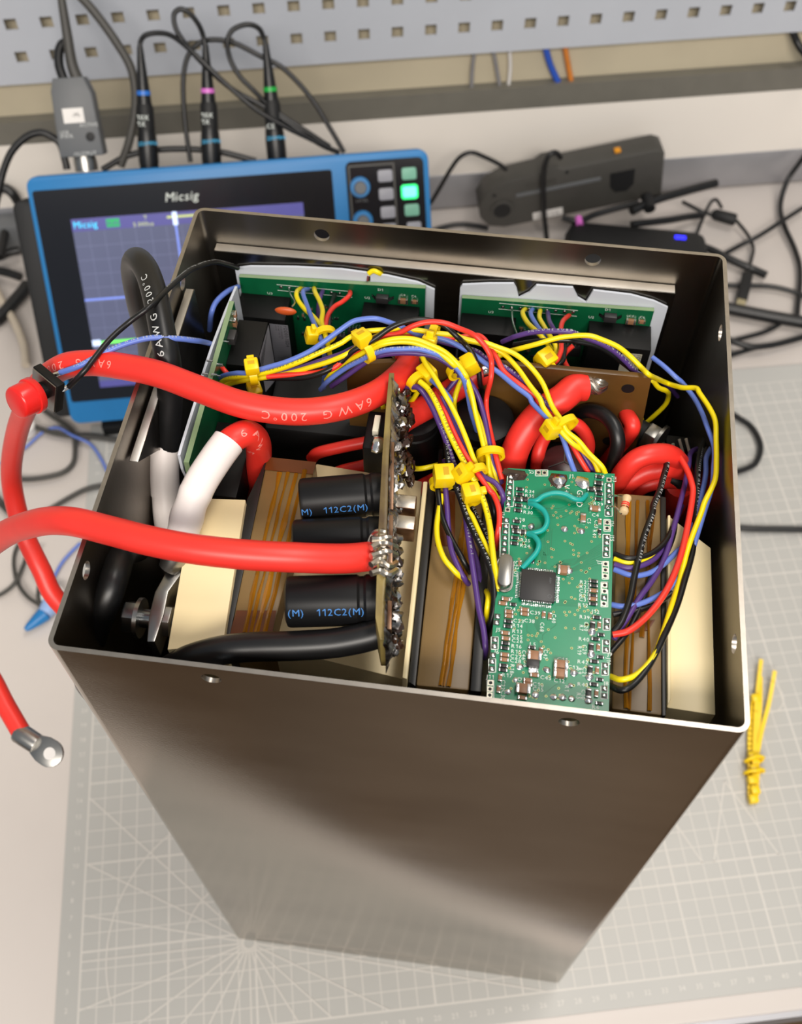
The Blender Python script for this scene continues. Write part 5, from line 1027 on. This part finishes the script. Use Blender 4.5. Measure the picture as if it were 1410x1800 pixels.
# ------------------------------------------------------------------ clamp probe, adapter, bench cables
def bp_(u, v, z): return B3(u, v, z)
o0 = VP(848, 408, 560); ux = (VP(1160, 345, 560)-o0).normalized(); uz = (ZZ - ux*ZZ.dot(ux)).normalized()
cp_ = thing('current_probe', 'dark grey clamp-type current probe leaning at the back of the bench', 'current probe', o0-ZZ*4)
L_ = (VP(1163, 345, 560)-o0).length
def cq(x, y, z=0): return o0+ux*x+uz*y+BV*z
prof = [(20, 0), (L_, 0), (L_+1, 46), (L_-6, 50), (74, 50), (66, 54), (58, 54), (52, 50), (24, 49), (8, 42), (0, 30), (0, 16), (6, 5)]
MB().prism([cq(*p) for p in prof], BV*22).build('body', m_greyd, cp_, bevel=1.6)
MB().lathe(cq(19, 21, 1), -BV, [(0, 10), (2.4, 10), (2.6, 9.4)], 28).build('jaw_ring', m_greyd, cp_)
MB().lathe(cq(19, 21, -1.5), -BV, [(0, 7.6), (.2, 7.6)], 28).build('jaw_hole', m_blackm, cp_)
MB().box(cq(68, 33, -.3), (72, 3.4, 1.2), (ux, uz, BV)).build('slide_rail', m_grey, cp_, bevel=.3)
MB().box(cq(58, 6, -.1), (26, 8, .3), (ux, uz, BV)).build('sticker', m_white, cp_); m = MB(); flat(m, 'CE 0.1 V/A', cq(47, 4, -.4), ux, uz, 4); m.build('sticker_print', m_ink, cp_, smooth=0)
MB().prism([cq(*p, -.5) for p in ((112, 36), (133, 36), (132, 20), (126, 14), (116, 15), (112, 22))], BV*.8).build('dark_window', m_blackm, cp_)
MB().box(cq(120, 51, 9), (5, 2, 5), (ux, uz, BV)).build('orange_button', m_ambled, cp_, bevel=.3)
for x, y in ((14, 38), (76, 47)): MB().lathe(cq(x, y, 0), -BV, [(0, 1.5), (.4, 1.5)], 12).build('screw', m_blackm, cp_)
m = MB()
for k in range(11): m.box(cq(42+k*2.4, 41, -.2), (1., 5, .8), (ux, uz, BV))
m.build('grip_ribs', m_greyd, cp_, kind='stuff')
q = [VP(x, y, 566) for x, y in (zp('K', 660, 345), zp('K', 610, 305), zp('K', 500, 250), zp('K', 390, 212), zp('K', 300, 250), zp('K', 225, 350), zp('K', 150, 480), zp('K', 80, 595), zp('K', 30, 650))]
MB().tube(q, 1.8, 10, 8).build('lead', m_black, cp_)
q = [VP(x, y, v) for x, y, v in ((*zp('K', 1080, 250), 562), (*zp('K', 1050, 214), 558), (*zp('K', 1000, 225), 556), (*zp('K', 965, 290), 555), (*zp('K', 948, 400), 555), (*zp('K', 948, 550), 555), (*zp('K', 955, 700), 554), (*zp('K', 975, 880), 550))]
MB().tube(q, 2.2, 10, 8).build('draped_cable', m_black, label='black cable draped down over the current probe face', cat='cable')
lp = thing('power_adapter', 'black rounded power adapter with a glowing blue light on the bench', 'adapter', Zp(1110, 430, 0))
c_ = Zp(1120, 435, 25); ca = BU*.97-BV*.24; cn = BV*.97+BU*.24
MB().box((c_.x, c_.y, 14), (120, 56, 28), (ca, cn, ZZ)).build('case', m_blackm, lp, bevel=11)
q = Zp(1196, 418, 27.8); MB().box(q, (9, 4, 1.2), (ca, cn, ZZ)).build('blue_light', m_led, lp)
def bench(label, s_, r, mat=None, name='bench_cable', z=None):
    pts = path(s_, 0.); return MB().tube(pts, r, 10, 8).build(name, mat or m_black, label=label, cat='cable')
# right-hand side
bench('black cable meandering down the right edge of the frame', 'R1440,170,40 R1390,235,30 R1320,340,16 R1280,480,5 R1300,600,5 R1370,760,3 R1400,900,3 R1380,1160,3', 2.3)
bench('black cable crossing the right-hand cable towards the case', 'R1440,485,9 R1290,580,11 R1150,670,8 R1040,725,4 R930,785,3', 2.0)
u_ = thing('usb_cable', 'thin black cable with a moulded box and a metal-tipped plug', 'cable', path('R950,545,0', 0.)[0])
MB().tube(path('R770,670,4 R800,590,6 R850,480,10 R890,450,11 R925,500,10', 0.), 1.5, 10, 8).build('looped_lead', m_black, u_)
q = path('R865,535,8 R1012,575,8', 0.); MB().lathe(q[0], q[1]-q[0], [(0, 3), (3, 5), ((q[1]-q[0]).length-2, 5.4), ((q[1]-q[0]).length, 4.4)], 16).build('moulded_box', m_blackm, u_)
MB().tube(path('R1012,575,6 R1080,660,4 R1115,740,4 R1105,810,5 R1080,900,6', 0.), 1.5, 10, 8).build('lead', m_black, u_)
q = path('R1082,900,6 R1045,1060,6', 0.); dd = (q[1]-q[0]).normalized(); MB().box((q[0]+q[1])/2, ((q[1]-q[0]).length, 9, 6), (dd, ZZ.cross(dd), ZZ)).build('plug', m_blackm, u_, bevel=1.2)
MB().box(q[1]+dd*4, (8, 7, 3.4), (dd, ZZ.cross(dd), ZZ)).build('plug_tip', M('gold_tip', (214, 200, 160), .3, .8), u_)
bench('thick tapered black probe end pointing right behind the case corner', 'R700,700,5 R850,750,6 R950,800,6 R1060,850,5 R1120,875,4 R1195,908,4', 3.4)
bench('black cable leaving the case corner level to the right edge', 'R900,965,3 R970,970,3 R1200,975,3 R1330,1000,3 R1440,1040,3', 2.2)
bench('thickest black cable lying flat towards the right edge', 'R880,1090,6 R980,1112,6 R1200,1155,6 R1450,1198,6', 5.2)
bench('black cable rising to join the thick flat one at the right', 'R900,1320,3 R990,1302,3 R1150,1262,3 R1230,1230,3 R1290,1195,3', 1.9)
bench('lower black cable with a thicker middle by the right edge', 'R900,1270,7 R1000,1310,8 R1100,1340,7 R1200,1335,6 R1300,1315,5 R1440,1275,4', 2.5)
bench('lowest black cable emerging behind the right rim towards the edge', 'R900,1420,3 R1000,1385,3 R1120,1350,3 R1180,1340,3', 2.)
bench('black cable loop on the mat to the right of the case', 'T1240,700,4 T1296,733,4 T1322,752,4 T1337,782,4 T1332,808,4 T1316,822,4 T1260,840,4', 2.2)
bench('straight black cable on the mat below the loop', 'T1200,915,4 T1302,928,4 T1360,930,4 T1430,931,4', 2.2)
bench('tapered black probe lying in front of the current probe', 'R380,520,34 R480,470,34 R560,440,34 R700,400,32 R780,378,30 R890,350,28', 3.8)
q = path('R470,430,36 R490,510,34', 0.); MB().lathe(q[0], q[1]-q[0], [(0, 5), ((q[1]-q[0]).length, 5)], 16).build('probe_collar', m_blackm, label='dark round collar on the tapered black probe', cat='collar')
bench('black cable lying below the tapered probe', 'R380,600,26 R450,592,24 R620,572,18 R720,555,10 R800,545,6', 3.0)
bench('thin black cable from the tapered probe to the moulded box', 'R690,465,18 R740,490,12 R800,520,8 R870,545,7', 1.6)
bench('black probe tip with a pink ring next to the current probe', 'R-40,560,26 R60,580,26 R160,540,26 R300,500,27 R420,470,28', 2.6)
q = path('R58,560,28 R66,605,27', 0.); MB().tube(q, 3.1, 10, smooth=False).build('pink_ring', m_band['pink'], label='pink ring on the probe behind the back rim', cat='ring')
bench('black cable low behind the back rim left of the current probe', 'K60,830,8 K180,790,8 K300,770,8 K420,780,8 K520,800,8', 2.4)
# left-hand side
bench('grey black cable curving below the oscilloscope corner', 'L330,0,3 L400,50,3 L500,120,3 L570,210,3 L580,330,3 L560,420,3 L480,490,3 L330,528,3 L200,540,3 L120,530,3', 2.0, m_greyd)
bench('grey black cable running level under the oscilloscope', 'L150,90,3 L220,115,3 L400,178,3 L560,205,3 L720,208,3 L900,232,3 L1100,240,3', 2.0, m_greyd)
bench('thin blue wire crossing under the oscilloscope corner', 'L0,420,2 L90,360,2 L200,290,2 L330,175,2 L440,140,2 L560,200,5.5 L700,270,2 L780,380,2 L830,480,2 L900,600,2', 1.1, m_blu)
bench('grey black cable emerging from behind the left rim', 'L900,590,3 L770,590,3 L650,622,3 L520,690,3 L370,780,3 L260,840,3', 1.9, m_greyd)
bench('thin grey cable slanting at the left edge', 'L-40,650,3 L0,690,3 L60,755,3 L120,810,3', 1.4, m_greyd)
bench('second thin grey cable slanting below it at the left edge', 'L-40,700,3 L0,735,3 L60,795,3 L120,850,3', 1.4, m_greyd)
bench('outer thin grey loop hanging below the red cable at the left', 'L200,990,3 L150,1030,3 L112,1120,3 L112,1240,3 L150,1360,3 L220,1450,3 L310,1510,3', 1.5, m_greyd)
bench('inner thin grey loop crossing the outer one at the left', 'L190,1000,5.5 L205,1080,5.5 L185,1190,5.5 L120,1330,6 L50,1400,3 L-20,1440,3', 1.5, m_greyd)
bench('thin grey lead running to the blue clip', 'L330,1330,3 L270,1260,3 L256,1190,3 L270,1130,3 L300,1060,3', 1.4, m_greyd)
bench('thin dark lead entering the blue clip from above', 'L310,1300,4 L296,1400,4 L305,1490,4 L320,1560,4', 1.4, m_greyd)
bench('thin blue wire entering the case shadow beside the clip', 'L620,1030,2 L540,1110,2 L470,1195,2 L400,1330,2 L360,1420,2 L345,1520,2', 1.2, m_blu)
gr = thing('grabber_clip', 'blue plastic grabber clip lying on the bench at the left', 'clip', path('L300,1600,0', 0.)[0])
q = path('L345,1575,4 L195,1700,4', 0.); MB().lathe(q[0], q[1]-q[0], [(0, 5.5), (6, 4.5), (14, 2.6), ((q[1]-q[0]).length, 1.6)], 14).build('hook_tube', m_clip, gr)
q = path('L345,1575,5 L400,1500,5', 0.); MB().lathe(q[0], q[1]-q[0], [(0, 5), (8, 7), ((q[1]-q[0]).length, 6)], 14).build('grip', M('pale_blue_grip', (150, 176, 220), .4), gr)
MB().lathe(path('L410,1440,6', 0.)[0]-ZZ*6, ZZ, [(0, 8), (8, 8), (9, 6)], 20).build('white_cap', m_white, label='white plastic cap beside the blue clip', cat='cap')
MB().lathe(path('L205,165,0', 0.)[0], ZZ, [(0, 8), (7, 8), (8, 6)], 20).build('white_cap', m_white, label='small white cap on the bench behind the red cable', cat='cap')
bench('beige cable curving at the left edge beside the oscilloscope', 'J-60,1300,6 J0,1440,6 J60,1540,6 J120,1640,6 J165,1740,6 J200,1850,6 J215,2000,6', 3.4, m_beige)
for lb, s_, r in (('thick black cable at the left edge, topmost of the tangle', 'J-60,560,60 J0,525,60 J60,535,58 J110,580,54 J150,640,46', 4.0), ('black cable in the left tangle sloping down to the right', 'J-60,830,24 J20,880,22 J100,830,20 J170,790,18', 4.5), ('black cable in the left tangle crossing steeply', 'J60,780,26 J40,900,24 J20,1000,22 J0,1100,20', 3.6),
                ('black cable in the left tangle running level', 'J-60,1110,12 J0,1095,12 J80,1060,12 J160,1040,12', 3.4), ('black cable in the left tangle below the level one', 'J-60,1200,10 J0,1215,10 J80,1235,10 J170,1265,10', 3.6), ('lowest black cable of the left tangle curving down', 'J-40,1640,7 J40,1560,7 J110,1480,7 J190,1390,7 J230,1330,7', 5.5)):
    bench(lb, s_, r)
q = path('J20,720,30', 0.)[0]; MB().box(q-ZZ*15, (46, 40, 30), bx).build('grey_box', m_grey, label='grey plastic box at the left edge behind the tangle', cat='box', bevel=4)
# bundle of spare ties on the mat
bd = thing('cable_tie_bundle', 'bundle of spare yellow cable ties lying on the mat at the right', 'cable ties', Zp(1328, 1300, 0))
for s_ in ('T1322,1395,3 T1322,1340,3 T1326,1280,3 T1332,1215,4 T1338,1160,6', 'T1328,1395,4 T1330,1340,4 T1338,1290,4 T1352,1235,5 T1362,1180,8', 'T1318,1400,3 T1318,1340,3 T1318,1285,3 T1324,1230,3', 'T1330,1400,3 T1332,1345,3 T1332,1290,3 T1336,1240,4 T1337,1190,4', 'T1324,1410,5 T1326,1350,5 T1327,1300,5 T1330,1225,6'):
    q = spline(path(s_, 0.), 6); m = MB()
    for i in range(len(q)-1):
        dd = (q[i+1]-q[i]); n_ = ZZ.cross(dd).normalized(); m.box((q[i]+q[i+1])/2, (dd.length*1.15, 2.6, 1.1), (dd.normalized(), n_, dd.normalized().cross(n_)))
    m.build('strap', m_tie, bd)
for px, py in ((1328, 1228), (1323, 1330), (1326, 1352), (1322, 1372), (1327, 1390), (1324, 1405)): MB().box(Zp(px, py, 4), (5.5, 5, 5.5), bx).build('head', m_tie, bd, bevel=.6)
q = Zp(1326, 1325, 4); m = MB()
for k in range(2): 
    c_ = Zp(1326, 1335+k*22, 4); pts = [c_+BU*6*math.cos(a)+ZZ*4.4*math.sin(a)+BV*random.uniform(-.6, .6) for a in [2*math.pi*i/12 for i in range(13)]]; m.tube(pts, 1.1, 8, 3)
m.build('wrapped_tie', m_tie, bd)
